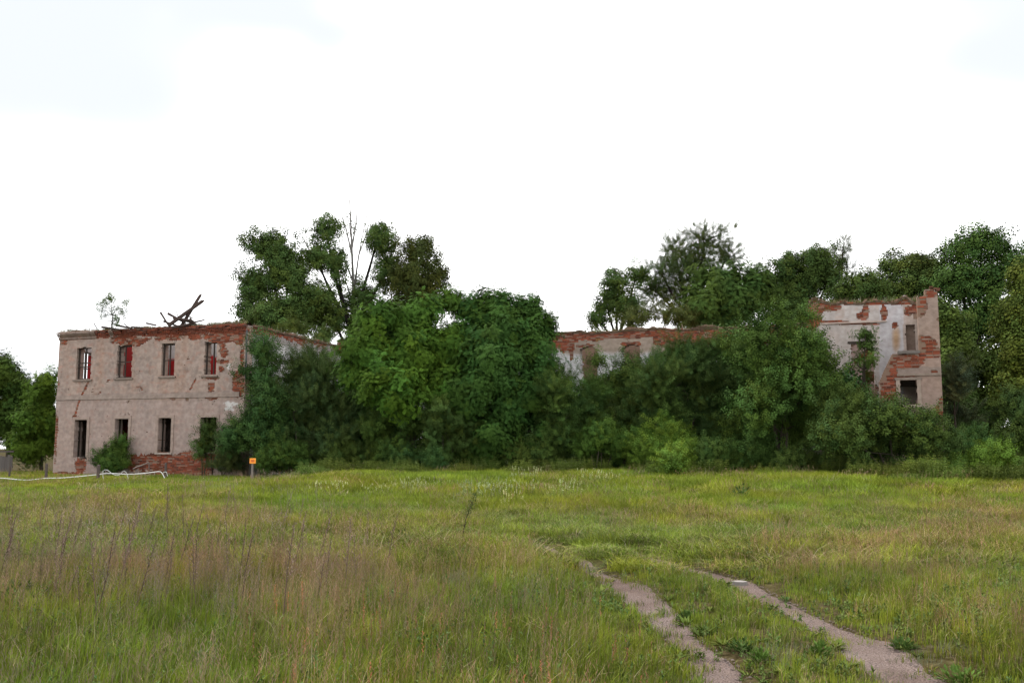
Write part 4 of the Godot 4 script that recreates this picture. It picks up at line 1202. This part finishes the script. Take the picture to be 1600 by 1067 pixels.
# ------------------------------------------------------------------ meadow
func blade(b: MB, o: Vector3, lean: Vector3, h: float, w: float, col: Color, curl := 0.5) -> Vector3:
	var a := rng.randf() * TAU
	var side := Vector3(cos(a), 0, sin(a)) * w * 0.5
	var p1 := o + Vector3(0, h * 0.58, 0) + lean * h * 0.2
	var p2 := o + Vector3(0, h * (1.0 - 0.3 * curl * lean.length()), 0) + lean * h * (0.5 + 0.35 * curl)
	b.quad(o - side, p1 - side * 0.8, p1 + side * 0.8, o + side, col)
	b.tri(p1 - side * 0.8, p2, p1 + side * 0.8, col)
	return p2

func rlean(k: float) -> Vector3:
	var a := rng.randf() * TAU
	return Vector3(cos(a), 0, sin(a)) * k * rng.randf() + Vector3(0.10, 0, -0.02)

func mul(c: Color, t: Color) -> Color:
	return Color(c.r * t.r, c.g * t.g, c.b * t.b)

func head(b: MB, tip: Vector3, down: Vector3, n: int, step: float, l: float, w: float, col: Color, open: float) -> void:
	for k in n:
		var d := Vector3(rng.randf_range(-1, 1) * open, 1.0, rng.randf_range(-1, 1) * open).normalized()
		b.leaf(tip + down * (step * k), d, Vector3(0.3, 1, 0.2), l, w, 0.05, col)

# blades and stalks round a point; colours are the real base colours, tinted a little for each point
func tuft(b: MB, kind: String, base: Vector3, rad: float, H: float, wide: float, t: Color, dens: float) -> void:
	var greens := [Color(0.136, 0.184, 0.022), Color(0.104, 0.154, 0.020), Color(0.168, 0.204, 0.030), Color(0.118, 0.146, 0.032)]
	var dry := [Color(0.25, 0.195, 0.10), Color(0.28, 0.235, 0.14), Color(0.20, 0.15, 0.08)]
	var cnt := {"green": 26, "lush": 28, "dry": 18, "panicle": 9, "mauve": 9, "silver": 34, "sorrel": 2, "cream": 4, "herb": 14, "weed": 1, "nettle": 5, "forb": 3}
	var n: int = 1 if kind == "weed" else maxi(1, int(cnt[kind] * dens))
	for i in n:
		var a := rng.randf() * TAU
		var r := rad * sqrt(rng.randf())
		var o := base + Vector3(cos(a) * r, 0, sin(a) * r)
		var h := H * rng.randf_range(0.55, 1.0)
		match kind:
			"green":
				var c: Color = greens[rng.randi() % 4] if rng.randf() < 0.84 else dry[rng.randi() % 3]
				var v := rng.randf_range(0.72, 1.3)
				blade(b, o, rlean(0.95), h, wide * rng.randf_range(0.7, 1.5), mul(Color(c.r * v, c.g * v, c.b * v), t), 0.9)
			"lush":
				blade(b, o, rlean(0.45), h, wide, mul(Color(0.152, 0.206, 0.020).lerp(Color(0.20, 0.240, 0.032), rng.randf()), t), 0.5)
			"dry":
				if i % 3 == 0: blade(b, o, rlean(0.6), h * 0.8, wide, mul(greens[rng.randi() % 4], t), 0.7)
				elif i % 7 == 1: blade(b, o, rlean(1.7), h * 1.25, wide * 0.7, mul(Color(0.34, 0.29, 0.19), t), 0.1)
				else: blade(b, o, rlean(0.95), h * 0.95, wide * 0.8, mul(dry[rng.randi() % 3], t), 0.8)
			"panicle":
				blade(b, o + Vector3(0.03, 0, 0.02), rlean(0.6), h * 0.55, wide, mul(greens[rng.randi() % 4], t), 0.7)
				blade(b, o + Vector3(-0.03, 0, 0.02), rlean(0.6), h * 0.5, wide, mul(greens[rng.randi() % 4], t), 0.7)
				var l := rlean(0.25)
				var tip := blade(b, o, l, h, wide * 0.55, mul(Color(0.23, 0.175, 0.085).lerp(Color(0.17, 0.16, 0.06), rng.randf()), t), 0.2)
				var c := Color(0.27, 0.185, 0.115).lerp(Color(0.215, 0.165, 0.11), rng.randf())
				head(b, tip, (o + Vector3(0, h * 0.58, 0) + l * h * 0.2 - tip).normalized(), 5, 0.028, 0.04, wide * 0.9, mul(c, t), 0.5)
			"mauve":
				blade(b, o + Vector3(0.03, 0, 0.02), rlean(0.6), h * 0.5, wide, mul(greens[rng.randi() % 4], t), 0.7)
				var l := rlean(0.32)
				var tip := blade(b, o, l, h, wide * 0.55, mul(Color(0.18, 0.15, 0.09), t), 0.2)
				var c := Color(0.235, 0.18, 0.15).lerp(Color(0.185, 0.15, 0.115), rng.randf())
				head(b, tip, (o + Vector3(0, h * 0.58, 0) + l * h * 0.2 - tip).normalized(), 6, 0.03, 0.045, wide * 0.9, mul(c, t), 0.9)
			"silver":
				blade(b, o, rlean(0.95), h, wide * 0.7, mul(Color(0.15, 0.18, 0.10).lerp(Color(0.19, 0.2, 0.13), rng.randf()), t), 1.0)
			"forb":
				var l := rlean(0.4)
				var top := Vector3(0, h, 0) + l * h * 0.5
				b.tube([o, o + top], [0.003, 0.0015], 3, mul(Color(0.12, 0.13, 0.05), t))
				for k in 14:
					var f := 0.15 + 0.06 * k
					var d := (rdir() + Vector3(0, 0.5, 0)).normalized()
					b.leaf(o + top * f, d, Vector3.UP, rng.randf_range(0.03, 0.055) * (wide / 0.0048 * 0.5 + 0.5), 0.016 * (wide / 0.0048 * 0.5 + 0.5), 0.1, mul(Color(0.07, 0.118, 0.030).lerp(Color(0.10, 0.15, 0.045), rng.randf()), t))
			"sorrel":
				var tip := blade(b, o, rlean(0.2), h, wide, mul(Color(0.16, 0.12, 0.05), t), 0.1)
				head(b, tip, Vector3(0, -1, 0), 16, 0.011, 0.02, 0.010, mul(Color(0.25, 0.105, 0.055).lerp(Color(0.18, 0.11, 0.06), rng.randf()), t), 0.9)
			"cream":
				var tip := blade(b, o, rlean(0.3), h, wide, mul(Color(0.12, 0.16, 0.04), t), 0.2)
				head(b, tip, Vector3(0, -1, 0), 8, 0.02, 0.045, 0.022, mul(Color(0.30, 0.33, 0.17), t), 1.0)
			"herb":
				var d := Vector3(cos(i * 2.4), rng.randf_range(0.25, 1.3), sin(i * 2.4)).normalized()
				b.leaf(base + d * 0.02, d, Vector3.UP, h, h * rng.randf_range(0.22, 0.36), 0.12, mul(Color(0.09, 0.135, 0.03).lerp(Color(0.125, 0.155, 0.04), rng.randf()), t))
			"weed":
				var top := Vector3(rng.randf_range(-0.12, 0.2), 1.0, rng.randf_range(-0.1, 0.1))
				var col := Color(0.11, 0.075, 0.06)
				b.tube([Vector3.ZERO, top * 0.5 + Vector3(0.02, 0, 0), top], [0.006, 0.005, 0.002], 4, col)
				for k in 16:
					var f := 0.42 + 0.036 * k
					var p := top * f
					var d := Vector3(rng.randf_range(-1, 1), 1.2, rng.randf_range(-1, 1)).normalized()
					var l := 0.16 * (1.15 - f)
					b.tube([p, p + d * l], [0.003, 0.0015], 3, col)
					for q in 5:
						b.leaf(p + d * l * (0.3 + 0.16 * q), Vector3(rng.randf_range(-1, 1), 0.5, rng.randf_range(-1, 1)).normalized(), Vector3.UP, 0.022, 0.013, 0.1, Color(0.21, 0.15, 0.13))
			"nettle":
				var l := rlean(0.3)
				var top := Vector3(0, h, 0) + l * h * 0.5
				b.tube([o, o + top], [0.006, 0.003], 3, Color(0.1, 0.13, 0.04))
				for k in 9:
					var f := 0.2 + 0.09 * k
					for sg in [0.0, PI]:
						var an: float = k * 1.57 + sg
						b.leaf(o + top * f, Vector3(cos(an), 0.1, sin(an)).normalized(), Vector3.UP, 0.17 * (1.2 - f * 0.7), 0.10 * (1.2 - f * 0.7), 0.1, mul(Color(0.115, 0.17, 0.030).lerp(Color(0.155, 0.205, 0.042), rng.randf()), t))

func make_meadow() -> void:
	var kinds := ["green", "lush", "dry", "panicle", "mauve", "silver", "sorrel", "cream", "herb", "weed", "nettle", "forb"]
	var near := {}                       # blades near the path, built one by one
	var meshes := {}                     # patches farther off, copied
	var W := {}
	var T := {}
	for k in kinds:
		near[k] = MB.new()
		for z in range(1, 3):
			for v in 3:
				var key := "%s%d%d" % [k, z, v]
				var pm := MB.new()
				tuft(pm, k, Vector3.ZERO, 0.32 if z == 1 else 0.6, 1.0, 0.009 if z == 1 else 0.017, gray(1), (4.2 if z == 1 else 6.0) * (0.55 if k in ["panicle", "mauve"] else 1.0))
				meshes[key] = pm.mesh(M.grass)
				W[key] = []; T[key] = []
	var zones := [[4.6, 8.0, 105.0], [8.0, 13.0, 82.0], [13.0, 19.0, 15.0], [19.0, 28.0, 10.0], [28.0, 42.0, 5.0], [42.0, 62.0, 3.2]]
	for zi in zones.size():
		var d0: float = zones[zi][0]
		var d1: float = zones[zi][1]
		var lod: int = [0, 0, 1, 1, 2, 2][zi]
		var area := 0.58 * (d1 * d1 - d0 * d0) + 5.0 * (d1 - d0)
		for i in int(area * zones[zi][2]):
			var d := sqrt(lerpf(d0 * d0, d1 * d1, rng.randf()))
			var half := 0.58 * d + 2.5
			var x := rng.randf_range(-half, half)
			var q := project(Vector3(x, 0.25, -d))
			var g := track_gap(x, -d) if d < 24.0 else 99.0
			var gn := g + 0.16 * n2.get_noise_2d(x * 110.0, d * 110.0)
			if gn < (0.03 if lod == 0 else 0.26) and rng.randf() > (0.02 if gn < -0.1 else 0.14): continue
			# keep out of the building
			var rel := Vector3(x, 0, -d) - A1
			var uu := rel.dot(U1)
			var ww := rel.dot(W1)
			if ww > -0.2 and uu > -0.3 and uu < 13.2: continue
			if d > 56.0 and q.x > 380: continue
			var big := n1.get_noise_2d(x * 14.0, d * 14.0)
			var fine := n2.get_noise_2d(x * 45.0, d * 45.0)
			var brown := 0.36 * maxf(0.0, ell(q, 190, 900, 520, 160)) + 0.36 * maxf(0.0, ell(q, 520, 880, 340, 95)) + 0.95 * maxf(0.0, ell(q, 1260, 862, 230, 36)) + 0.7 * maxf(0.0, ell(q, 1500, 845, 190, 60)) + 0.3 * maxf(0.0, ell(q, 1010, 815, 300, 40)) + 0.5 * maxf(0.0, ell(q, 620, 950, 380, 75)) + 0.28 * maxf(0.0, ell(q, 130, 795, 300, 34)) + 0.4 * maxf(0.0, ell(q, 1560, 795, 220, 46)) + 0.13
			brown = clampf(brown + 0.55 * big + 0.5 * fine, 0.0, 1.0)
			var near_track := smoothstep(0.9, 0.05, g)
			var h := rng.randf_range(0.24, 0.40) * (1.0 + 0.4 * big)
			if d > 30.0: h = rng.randf_range(0.20, 0.32) * (1.0 + 0.5 * smoothstep(-11.5, -6.0, x))
			var kind := "green"
			var pick := rng.randf()
			var p_lush := (0.85 if d > 24.0 else 0.32) * (1.0 - 0.8 * brown)
			var p_pan := 0.05 + 0.24 * brown * brown
			var p_dry := 0.07 + 0.14 * brown
			if d > 30.0: p_dry *= 0.5; p_pan *= 0.7
			var p_mauve := 0.10 * smoothstep(0.0, 0.9, maxf(ell(q, 190, 870, 440, 110), ell(q, 480, 860, 190, 70)) + 0.9 * fine)
			if pick < p_lush: kind = "lush"
			elif pick < p_lush + p_pan: kind = "panicle"; h = rng.randf_range(0.40, 0.62)
			elif pick < p_lush + p_pan + p_dry: kind = "dry"
			elif pick < p_lush + p_pan + p_dry + p_mauve: kind = "mauve"; h = rng.randf_range(0.5, 0.8)
			if kind == "green" and d < 28.0 and rng.randf() < 0.10 + 0.5 * maxf(0.0, fine): kind = "forb"; h *= rng.randf_range(0.7, 1.15)
			if maxf(ell(q, 700, 880, 70, 16), maxf(ell(q, 1250, 975, 90, 16), ell(q, 1420, 985, 150, 24))) + 0.5 * fine > 0.3 and rng.randf() < 0.5: kind = "silver"; h = rng.randf_range(0.16, 0.30)
			if d < 10.5 and q.x > 380 and q.x < 1060 and rng.randf() < 0.03: kind = "sorrel"; h = rng.randf_range(0.36, 0.55)
			if d > 20.0 and maxf(maxf(ell(q, 815, 775, 60, 18), ell(q, 665, 778, 80, 12)), maxf(ell(q, 545, 776, 34, 8), ell(q, 900, 772, 60, 13))) > 0.0 and fine > -0.15 and rng.randf() < 0.07: kind = "cream"; h = rng.randf_range(0.4, 0.7)
			if near_track > 0.0 and d < 20.0:
				h = lerpf(h, rng.randf_range(0.04, 0.13), near_track * 0.9)
				if kind in ["panicle", "mauve", "dry"] and rng.randf() < near_track: kind = "green"
				if rng.randf() < 0.10 * near_track: kind = "herb"; h = rng.randf_range(0.08, 0.16)
			if q.x > 1150 and d < 13.0: h *= 0.7     # grazed shorter on that side
			# brambles and nettles at the far edge
			if d > 33.0 and ell(q, 1540, 745, 260, 24) > 0.0 and rng.randf() < 0.7: kind = "nettle"; h = rng.randf_range(0.3, 0.6) + 0.9 * maxf(0.0, 0.25 + n2.get_noise_2d(x * 35.0, d * 35.0))
			elif d > 38.0 and q.x > 400 and n2.get_noise_2d(x * 28.0, d * 28.0) > 0.02 and rng.randf() < 0.4: kind = "nettle"; h = rng.randf_range(0.35, 0.95)
			if kind == "herb" and d > 13.0: kind = "green"
			var tone := rng.randf_range(0.72, 1.28) * (1.0 + 0.4 * fine)
			var warm := clampf(0.2 * big + rng.randf_range(-0.1, 0.1) + 0.14 * brown, -0.25, 0.35)
			var t := Color(tone * (1.0 + warm), tone, tone * (1.0 - 0.4 * warm))
			var y := height(x, -d) - 0.01
			if lod == 0:
				tuft(near[kind], kind, Vector3(x, y, -d), 0.11, h, 0.0048, t, 1.0)
				continue
			var key := "%s%d%d" % [kind, lod, rng.randi() % 3]
			W[key].append(Transform3D(Basis(Vector3.UP, rng.randf() * TAU) * Basis.from_scale(Vector3(1.0, h, 1.0)), Vector3(x, y, -d)))
			T[key].append(t)
	# dead stems standing in the brown grass
	for i in 90:
		var q := Vector2(rng.randf_range(-40, 640), rng.randf_range(835, 985))
		if q.x > 420 and rng.randf() < 0.6: continue
		var p := on_ground(q.x, q.y)
		var h := rng.randf_range(0.55, 1.05)
		var key := "weed1%d" % (rng.randi() % 3)
		var bs := Basis(Vector3(0, 0, 1), rng.randf_range(-0.3, 0.12)) * Basis(Vector3.UP, rng.randf() * TAU) * Basis.from_scale(Vector3(h, h, h))
		W[key].append(Transform3D(bs, Vector3(p.x, height(p.x, p.z), p.z)))
		T[key].append(gray(rng.randf_range(0.75, 1.3)))
	var names := {"green": ["meadow_grass", "mixed green meadow grass covering the whole field"], "lush": ["lush_grass", "fresh yellow green grass, thickest before the ruin"], "dry": ["dry_grass", "straw coloured dry grass mixed through the meadow"],
		"panicle": ["seeding_grass", "reddish brown seeding grass in patches over the meadow"], "mauve": ["flowering_grass", "tall greyish mauve flowering grass beside the dead stems"], "silver": ["silver_grass", "fine silvery green grass in low cushions near the tracks"],
		"sorrel": ["sorrel_spikes", "rust red sorrel spikes standing in the front grass"], "cream": ["cream_blossom", "cream flowering plumes in the green far grass"], "herb": ["track_weeds", "low broad leaved weeds along the wheel tracks"],
		"weed": ["dead_weeds", "thin dark dead weed stems in the brown grass"], "forb": ["meadow_herbs", "leafy green herbs scattered through the meadow grass"], "nettle": ["bramble_undergrowth", "nettles and brambles along the far edge of the meadow"]}
	var total := 0
	var tris := 0
	for k in kinds:
		var holder := Node3D.new()
		holder.name = numbered(names[k][0])
		add_child(holder)
		tag(holder, names[k][1], "grass" if not k in ["nettle", "herb", "weed", "sorrel", "cream", "forb"] else "weeds", "", "stuff")
		if near[k].v.size():
			part("blades", near[k].mesh(M.grass), holder).set_meta("kind", "stuff")
			tris += near[k].ix.size() / 3
		for z in range(1, 3):
			for v in 3:
				var key := "%s%d%d" % [k, z, v]
				if W[key].size():
					many("tufts", meshes[key], W[key], T[key], holder).set_meta("kind", "stuff")
					total += W[key].size()
	# grass on the wall tops
	var tw := []
	var tt := []
	var gt := MB.new()
	tuft(gt, "dry", Vector3.ZERO, 0.2, 1.0, 0.02, gray(1), 1.0)
	var gm := gt.mesh(M.grass)
	var lines := [[90, 380, 511, 507, 53.4, 70], [290, 378, 505, 505, 52.2, 60], [385, 520, 508, 540, 0.0, 60], [872, 1125, 520, 512, 0.0, 60], [1295, 1440, 473, 468, 0.0, 60]]
	for li in lines.size():
		var l: Array = lines[li]
		for i in l[5]:
			var f := rng.randf()
			var px := lerpf(l[0], l[1], f)
			var o := A1
			var u := U1
			var n := N1
			if li == 2: o = B1; u = W1; n = U1
			if li == 3: o = B1 + W1 * 9.7
			if li == 4: o = A1 + W1 * 4.4
			var w := uv_on(o, u, n, px, lerpf(l[2], l[3], f))
			if li < 2: w.y = 8.32
			elif li == 2: w.y = 8.25 - 0.02 * w.x
			var p := o + u * w.x + Vector3(0, w.y - 0.04, 0) - n * rng.randf_range(0.05, 0.4)
			var h := rng.randf_range(0.15, 0.42)
			tw.append(Transform3D(Basis(Vector3.UP, rng.randf() * TAU) * Basis.from_scale(Vector3(0.9, h, 0.9)), p))
			tt.append(Color(rng.randf_range(0.6, 0.9), rng.randf_range(0.6, 0.95), 0.8))
	var wg := many(numbered("wall_grass"), gm, tw, tt, self)
	tag(wg, "dry grass sprouting along the tops of the ruined walls", "grass", "", "stuff")

# ------------------------------------------------------------------ small things
func post(px: float, ytop: float, depth: float, wdt: float, lean: float, label: String) -> void:
	var foot := at(px, 745, depth)
	foot.y = height(foot.x, foot.z)
	var h := at(px, ytop, depth).y - foot.y
	var b := MB.new()
	var col := Color(0.15, 0.125, 0.115)
	var pts := [Vector3(0, -0.15, 0), Vector3(lean * 0.5, h * 0.5, 0), Vector3(lean, h * 0.96, 0), Vector3(lean, h, 0)]
	b.tube(pts, [wdt * 0.55, wdt * 0.5, wdt * 0.48, wdt * 0.3], 7, col)
	b.tri(pts[3] + Vector3(-wdt * 0.3, 0, 0), pts[3] + Vector3(0, 0, -wdt * 0.3), pts[3] + Vector3(wdt * 0.3, 0, 0), col)
	b.tri(pts[3] + Vector3(-wdt * 0.3, 0, 0), pts[3] + Vector3(wdt * 0.3, 0, 0), pts[3] + Vector3(0, 0, wdt * 0.3), col)
	var t := single("fence_post", b.mesh(M.wood), label, "post", "weathered wooden fence posts")
	t.position = foot

func curve_px(list: Array, depth: float) -> Array:
	var c := Curve3D.new()
	for q in list: c.add_point(at(q[0], q[1], depth + (q[2] if q.size() > 2 else 0.0)))
	for i in range(1, c.point_count - 1):
		var d := (c.get_point_position(i + 1) - c.get_point_position(i - 1)) * 0.12
		c.set_point_in(i, -d); c.set_point_out(i, d)
	var out := []
	var n := maxi(8, int(c.get_baked_length() / 0.12))
	for i in n + 1: out.append(c.sample_baked(c.get_baked_length() * i / n))
	return out

func rope(called: String, list: Array, depth: float, r: float, col: Color, label: String, category: String, group := "") -> void:
	var pts := curve_px(list, depth)
	var rad := []
	for p in pts: rad.append(r)
	var b := MB.new()
	b.tube(pts, rad, 6, col)
	single(called, b.mesh(M.paint), label, category, group)

func make_small_things() -> void:
	post(71, 724, 46.0, 0.13, 0.0, "weathered fence post near the outer corner of the left wing")
	post(152, 726, 45.0, 0.15, 0.02, "stout fence post where the white tape is looped")
	post(257.5, 723, 46.5, 0.12, 0.0, "fence post where the white tape ends below the bare bricks")
	post(1397.5, 720, 39.0, 0.14, 0.0, "lone fence post in front of the dense dark shrub")
	post(13.5, 728, 50.0, 0.10, 0.0, "short fence post by the plank fence")
	var white := Color(0.6, 0.62, 0.6)
	rope("white_tape", [[-60, 746], [0, 747], [28, 749.5], [45, 750], [70, 747.3], [100, 746.5], [152, 741.5], [168, 739.5], [200, 741], [225, 739.5], [249, 736.5], [252, 738], [256.5, 747]], 45.0, 0.019, white, "long white fence tape sagging between the posts", "tape")
	rope("white_tape", [[165, 757], [160.5, 748], [160, 735], [167, 734.3], [174, 740], [181, 743], [186, 742.6]], 44.9, 0.011, white, "loose white tape bent in a square loop beside the stout post", "tape")
	rope("white_tape", [[188, 741], [191, 735.8], [194.5, 735.6], [198, 742], [202, 757]], 44.8, 0.010, white, "short white tape arching over the long one", "tape")
	rope("white_tape", [[254.5, 739], [256, 737.2], [259.5, 737.4], [261, 744]], 45.2, 0.012, white, "tiny hook of white tape beside the end post", "tape")
	rope("broken_branch", [[207, 733], [212, 730], [222, 727], [232, 722.5], [232, 734]], 48.0, 0.03, Color(0.10, 0.07, 0.055), "bent dead branch leaning in the grass below the bare bricks", "branch")
	rope("broken_branch", [[566, 731], [574, 736], [582, 737], [586, 746]], 44.5, 0.022, Color(0.42, 0.36, 0.33), "pale bare twig hooked over the grass before the shrubs", "branch")
	# orange notice on a post
	var foot := at(393.5, 742, 46.0)
	foot.y = height(foot.x, foot.z)
	var t := thing("warning_sign", foot, "small orange notice board on a grey wooden stake before the shrubs", "sign")
	var hz := at(394, 720, 46.0).y - foot.y
	var b := MB.new()
	b.box(Vector3(0, (hz + 0.1) * 0.5 - 0.1, 0), Vector3(0.05, 0, 0), Vector3(0, (hz + 0.3) * 0.5, 0), Vector3(0, 0, 0.03), Color(0.30, 0.27, 0.25))
	part("stake", b.mesh(M.wood), t)
	var c := MB.new()
	c.box(Vector3(0.02, hz, 0.05), Vector3(0.145, 0, 0), Vector3(0, 0.125, 0), Vector3(0, 0, 0.012), Color(0.90, 0.33, 0.03))
	var board := part("board", c.mesh(M.paint), t)
	var e := MB.new()
	e.box(Vector3(0.02, hz - 0.005, 0.0645), Vector3(0.095, 0, 0), Vector3(0, 0.06, 0), Vector3(0, 0, 0.002), Color(0.80, 0.17, 0.01))
	part("printed_panel", e.mesh(M.paint), board)
	for k in 3:
		var l := MB.new()
		l.box(Vector3(0.02 + 0.005 * k, hz + 0.03 - 0.035 * k, 0.0685), Vector3(0.075 - 0.012 * k, 0, 0), Vector3(0, 0.008, 0), Vector3(0, 0, 0.0015), Color(0.30, 0.07, 0.01))
		part("print_line", l.mesh(M.paint), board)
	# plank fence at the far left
	var f0 := at(-70, 740, 58.0)
	f0.y = 0
	var fe := thing("plank_fence", f0, "grey upright plank fence beside the far trees", "fence")
	var fx0 := at(-70, 740, 58).x
	var fx1 := at(18, 740, 58).x
	var nn := int((fx1 - fx0) / 0.16)
	for i in nn:
		var g := rng.randf_range(0.8, 1.2)
		var m := MB.new()
		var hh := at(10, 711, 58).y + rng.randf_range(-0.12, 0.05)
		m.box(Vector3(0.16 * i + 0.08, hh * 0.5, rng.randf_range(-0.012, 0.012)), Vector3(0.074, rng.randf_range(-0.003, 0.003), 0), Vector3(rng.randf_range(-0.012, 0.012), hh * 0.5, 0), Vector3(0, 0, 0.012), Color(0.17 * g, 0.155 * g, 0.15 * g))
		part("plank", m.mesh(M.wood), fe)
	var ra := MB.new()
	for y in [0.5, 1.4]: ra.box(Vector3(0.08 * nn, y, -0.06), Vector3(0.08 * nn, 0, 0), Vector3(0, 0.05, 0), Vector3(0, 0, 0.03), Color(0.14, 0.12, 0.11))
	part("rail", ra.mesh(M.wood), fe)
	# flat pale stone at the edge of the track
	var sp := on_ground(1156, 913)
	var sm := MB.new()
	var ring := []
	for i in 9:
		var a := TAU * i / 9.0
		ring.append(Vector3(cos(a) * 0.11 * (0.85 + 0.25 * rng.randf()), 0, sin(a) * 0.075 * (0.85 + 0.25 * rng.randf())))
	for i in 9:
		var p0: Vector3 = ring[i]
		var p1: Vector3 = ring[(i + 1) % 9]
		var up := Vector3(0, 0.05, 0)
		sm.quad(p0 - up, p0 * 0.93 + up * 0.8, p1 * 0.93 + up * 0.8, p1 - up, Color(0.26, 0.245, 0.235))
		sm.tri(p0 * 0.93 + up * 0.8, Vector3(0.02, 0.052, 0), p1 * 0.93 + up * 0.8, Color(0.33, 0.31, 0.30))
	var so := single("flat_stone", sm.mesh(M.plaster), "flat pale stone at the edge of the gravel track", "stone")
	so.position = Vector3(sp.x, height(sp.x, sp.z) + 0.02, sp.z)
	# thin young tree standing alone in the grass
	var yb := on_ground(721, 856)
	yb.y = height(yb.x, yb.z)
	var dd := -yb.z
	var yt := thing("thorny_seedling", yb, "thin dark leaning seedling tree alone in the tall grass", "plant")
	var ym := MB.new()
	var pts := []
	var rad := []
	for q in [[721, 860], [722.5, 842], [725, 825], [729, 808], [734, 795], [739, 782], [743, 771]]:
		pts.append(at(q[0], q[1], dd) - yb)
		rad.append(0.009 - 0.0009 * pts.size())
	ym.tube(pts, rad, 5, Color(0.05, 0.035, 0.03))
	for i in 26:
		var f := rng.randf_range(0.25, 1.0)
		var k := int(f * 5.0)
		var p: Vector3 = pts[k].lerp(pts[k + 1], f * 5.0 - k) if k < 6 else pts[6]
		var d := (rdir() + Vector3(0, 0.6, 0)).normalized()
		ym.tube([p, p + d * 0.07], [0.003, 0.0015], 3, Color(0.05, 0.035, 0.03))
	part("stem", ym.mesh(M.bark), yt)
	var yl := MB.new()
	for i in 120:
		var f := 0.35 + 0.65 * pow(rng.randf(), 0.7)
		var k := mini(5, int(f * 6.0))
		var p: Vector3 = pts[k].lerp(pts[k + 1], clampf(f * 6.0 - k, 0, 1)) + rdir() * rng.randf_range(0.01, 0.075)
		yl.leaf(p, rdir(), Vector3.UP, rng.randf_range(0.025, 0.045), 0.02, 0.1, Color(0.055, 0.085, 0.03) * rng.randf_range(0.8, 1.2))
	part("leaves", yl.mesh(M.leaf), yt)
	# pale sprout before the dark shrubs
	var pb := at(660, 740, 44.8)
	pb.y = height(pb.x, pb.z)
	var pt := thing("pale_sprout", pb, "pale green leafy sprout in front of the dark shrubs", "plant")
	var pm := MB.new()
	var pls := MB.new()
	for s in [[656, 736, 664, 703], [662, 738, 672, 724], [655, 738, 650, 725]]:
		var a := at(s[0], 745, 44.8) - pb
		a.y = 0.0
		var e2 := at(s[2], s[3], 44.8) - pb
		pm.tube([a, a.lerp(e2, 0.5), e2], [0.012, 0.009, 0.004], 4, Color(0.16, 0.2, 0.09))
		for i in 16:
			var f := rng.randf_range(0.35, 1.0)
			var d := (rdir() + Vector3(0, 0.2, 0)).normalized()
			pls.leaf(a.lerp(e2, f), d, Vector3.UP, 0.2, 0.09, 0.12, Color(0.20, 0.27, 0.09) * rng.randf_range(0.85, 1.15))
	part("stem", pm.mesh(M.leaf), pt)
	part("leaves", pls.mesh(M.leaf), pt)
	# small dark bushy weeds standing in the meadow
	for s in [[632, 852, 24, 15, "dark green leafy clump in the brown grass near the seedling tree"], [1160, 792, 16, 16, "dark green tuft in the far yellow green grass"], [20, 955, 50, 30, "broad dark green clump beside the dead stems"], [1160, 1016, 18, 12, "dark weed clump between the two wheel tracks"], [1188, 1032, 20, 14, "bright leafy weed clump at the inner edge of the wider track"], [1282, 1022, 18, 12, "leafy weed clump at the inner edge of the stony track"], [1075, 968, 14, 10, "broad leaved weed beside the bend of the wider track"], [1412, 1012, 22, 10, "low leafy weed at the outer edge of the stony track"], [1500, 1062, 40, 14, "creeping dark weed beyond the stony track"]]:
		var g := on_ground(s[0], s[1])
		var k := -g.z / FPX
		var o := thing("leafy_weed", Vector3(g.x, height(g.x, g.z), g.z), s[4], "weed", "leafy weeds in the meadow")
		var wl := MB.new()
		var base := Color(0.062, 0.105, 0.026) if s[1] < 1020 else Color(0.085, 0.145, 0.03)
		for i in 150:
			var d := rdir()
			d.y = absf(d.y)
			var p := Vector3(d.x * s[2] * k, d.y * s[3] * k * 1.5, d.z * s[2] * k) * pow(rng.randf(), 0.6)
			var l: float = clampf(0.2 * s[3] * k * 2.0, 0.05, 0.13)
			wl.leaf(p, (d + Vector3(0, 0.4, 0) + 0.5 * rdir()).normalized(), Vector3.UP, l * rng.randf_range(0.7, 1.2), l * 0.45, 0.12, base * rng.randf_range(0.75, 1.25))
		part("leaves", wl.mesh(M.leaf), o)

# ------------------------------------------------------------------
func _ready() -> void:
	rng.seed = 4711
	n1.seed = 3; n1.frequency = 0.01; n1.fractal_octaves = 4
	n2.seed = 9; n2.frequency = 0.01; n2.fractal_octaves = 3
	n3.seed = 17; n3.frequency = 0.01
	surroundings()
	materials()
	make_ground()
	make_building()
	make_sprays()
	make_trees()
	make_meadow()
	make_roof_remains()
	make_small_things()
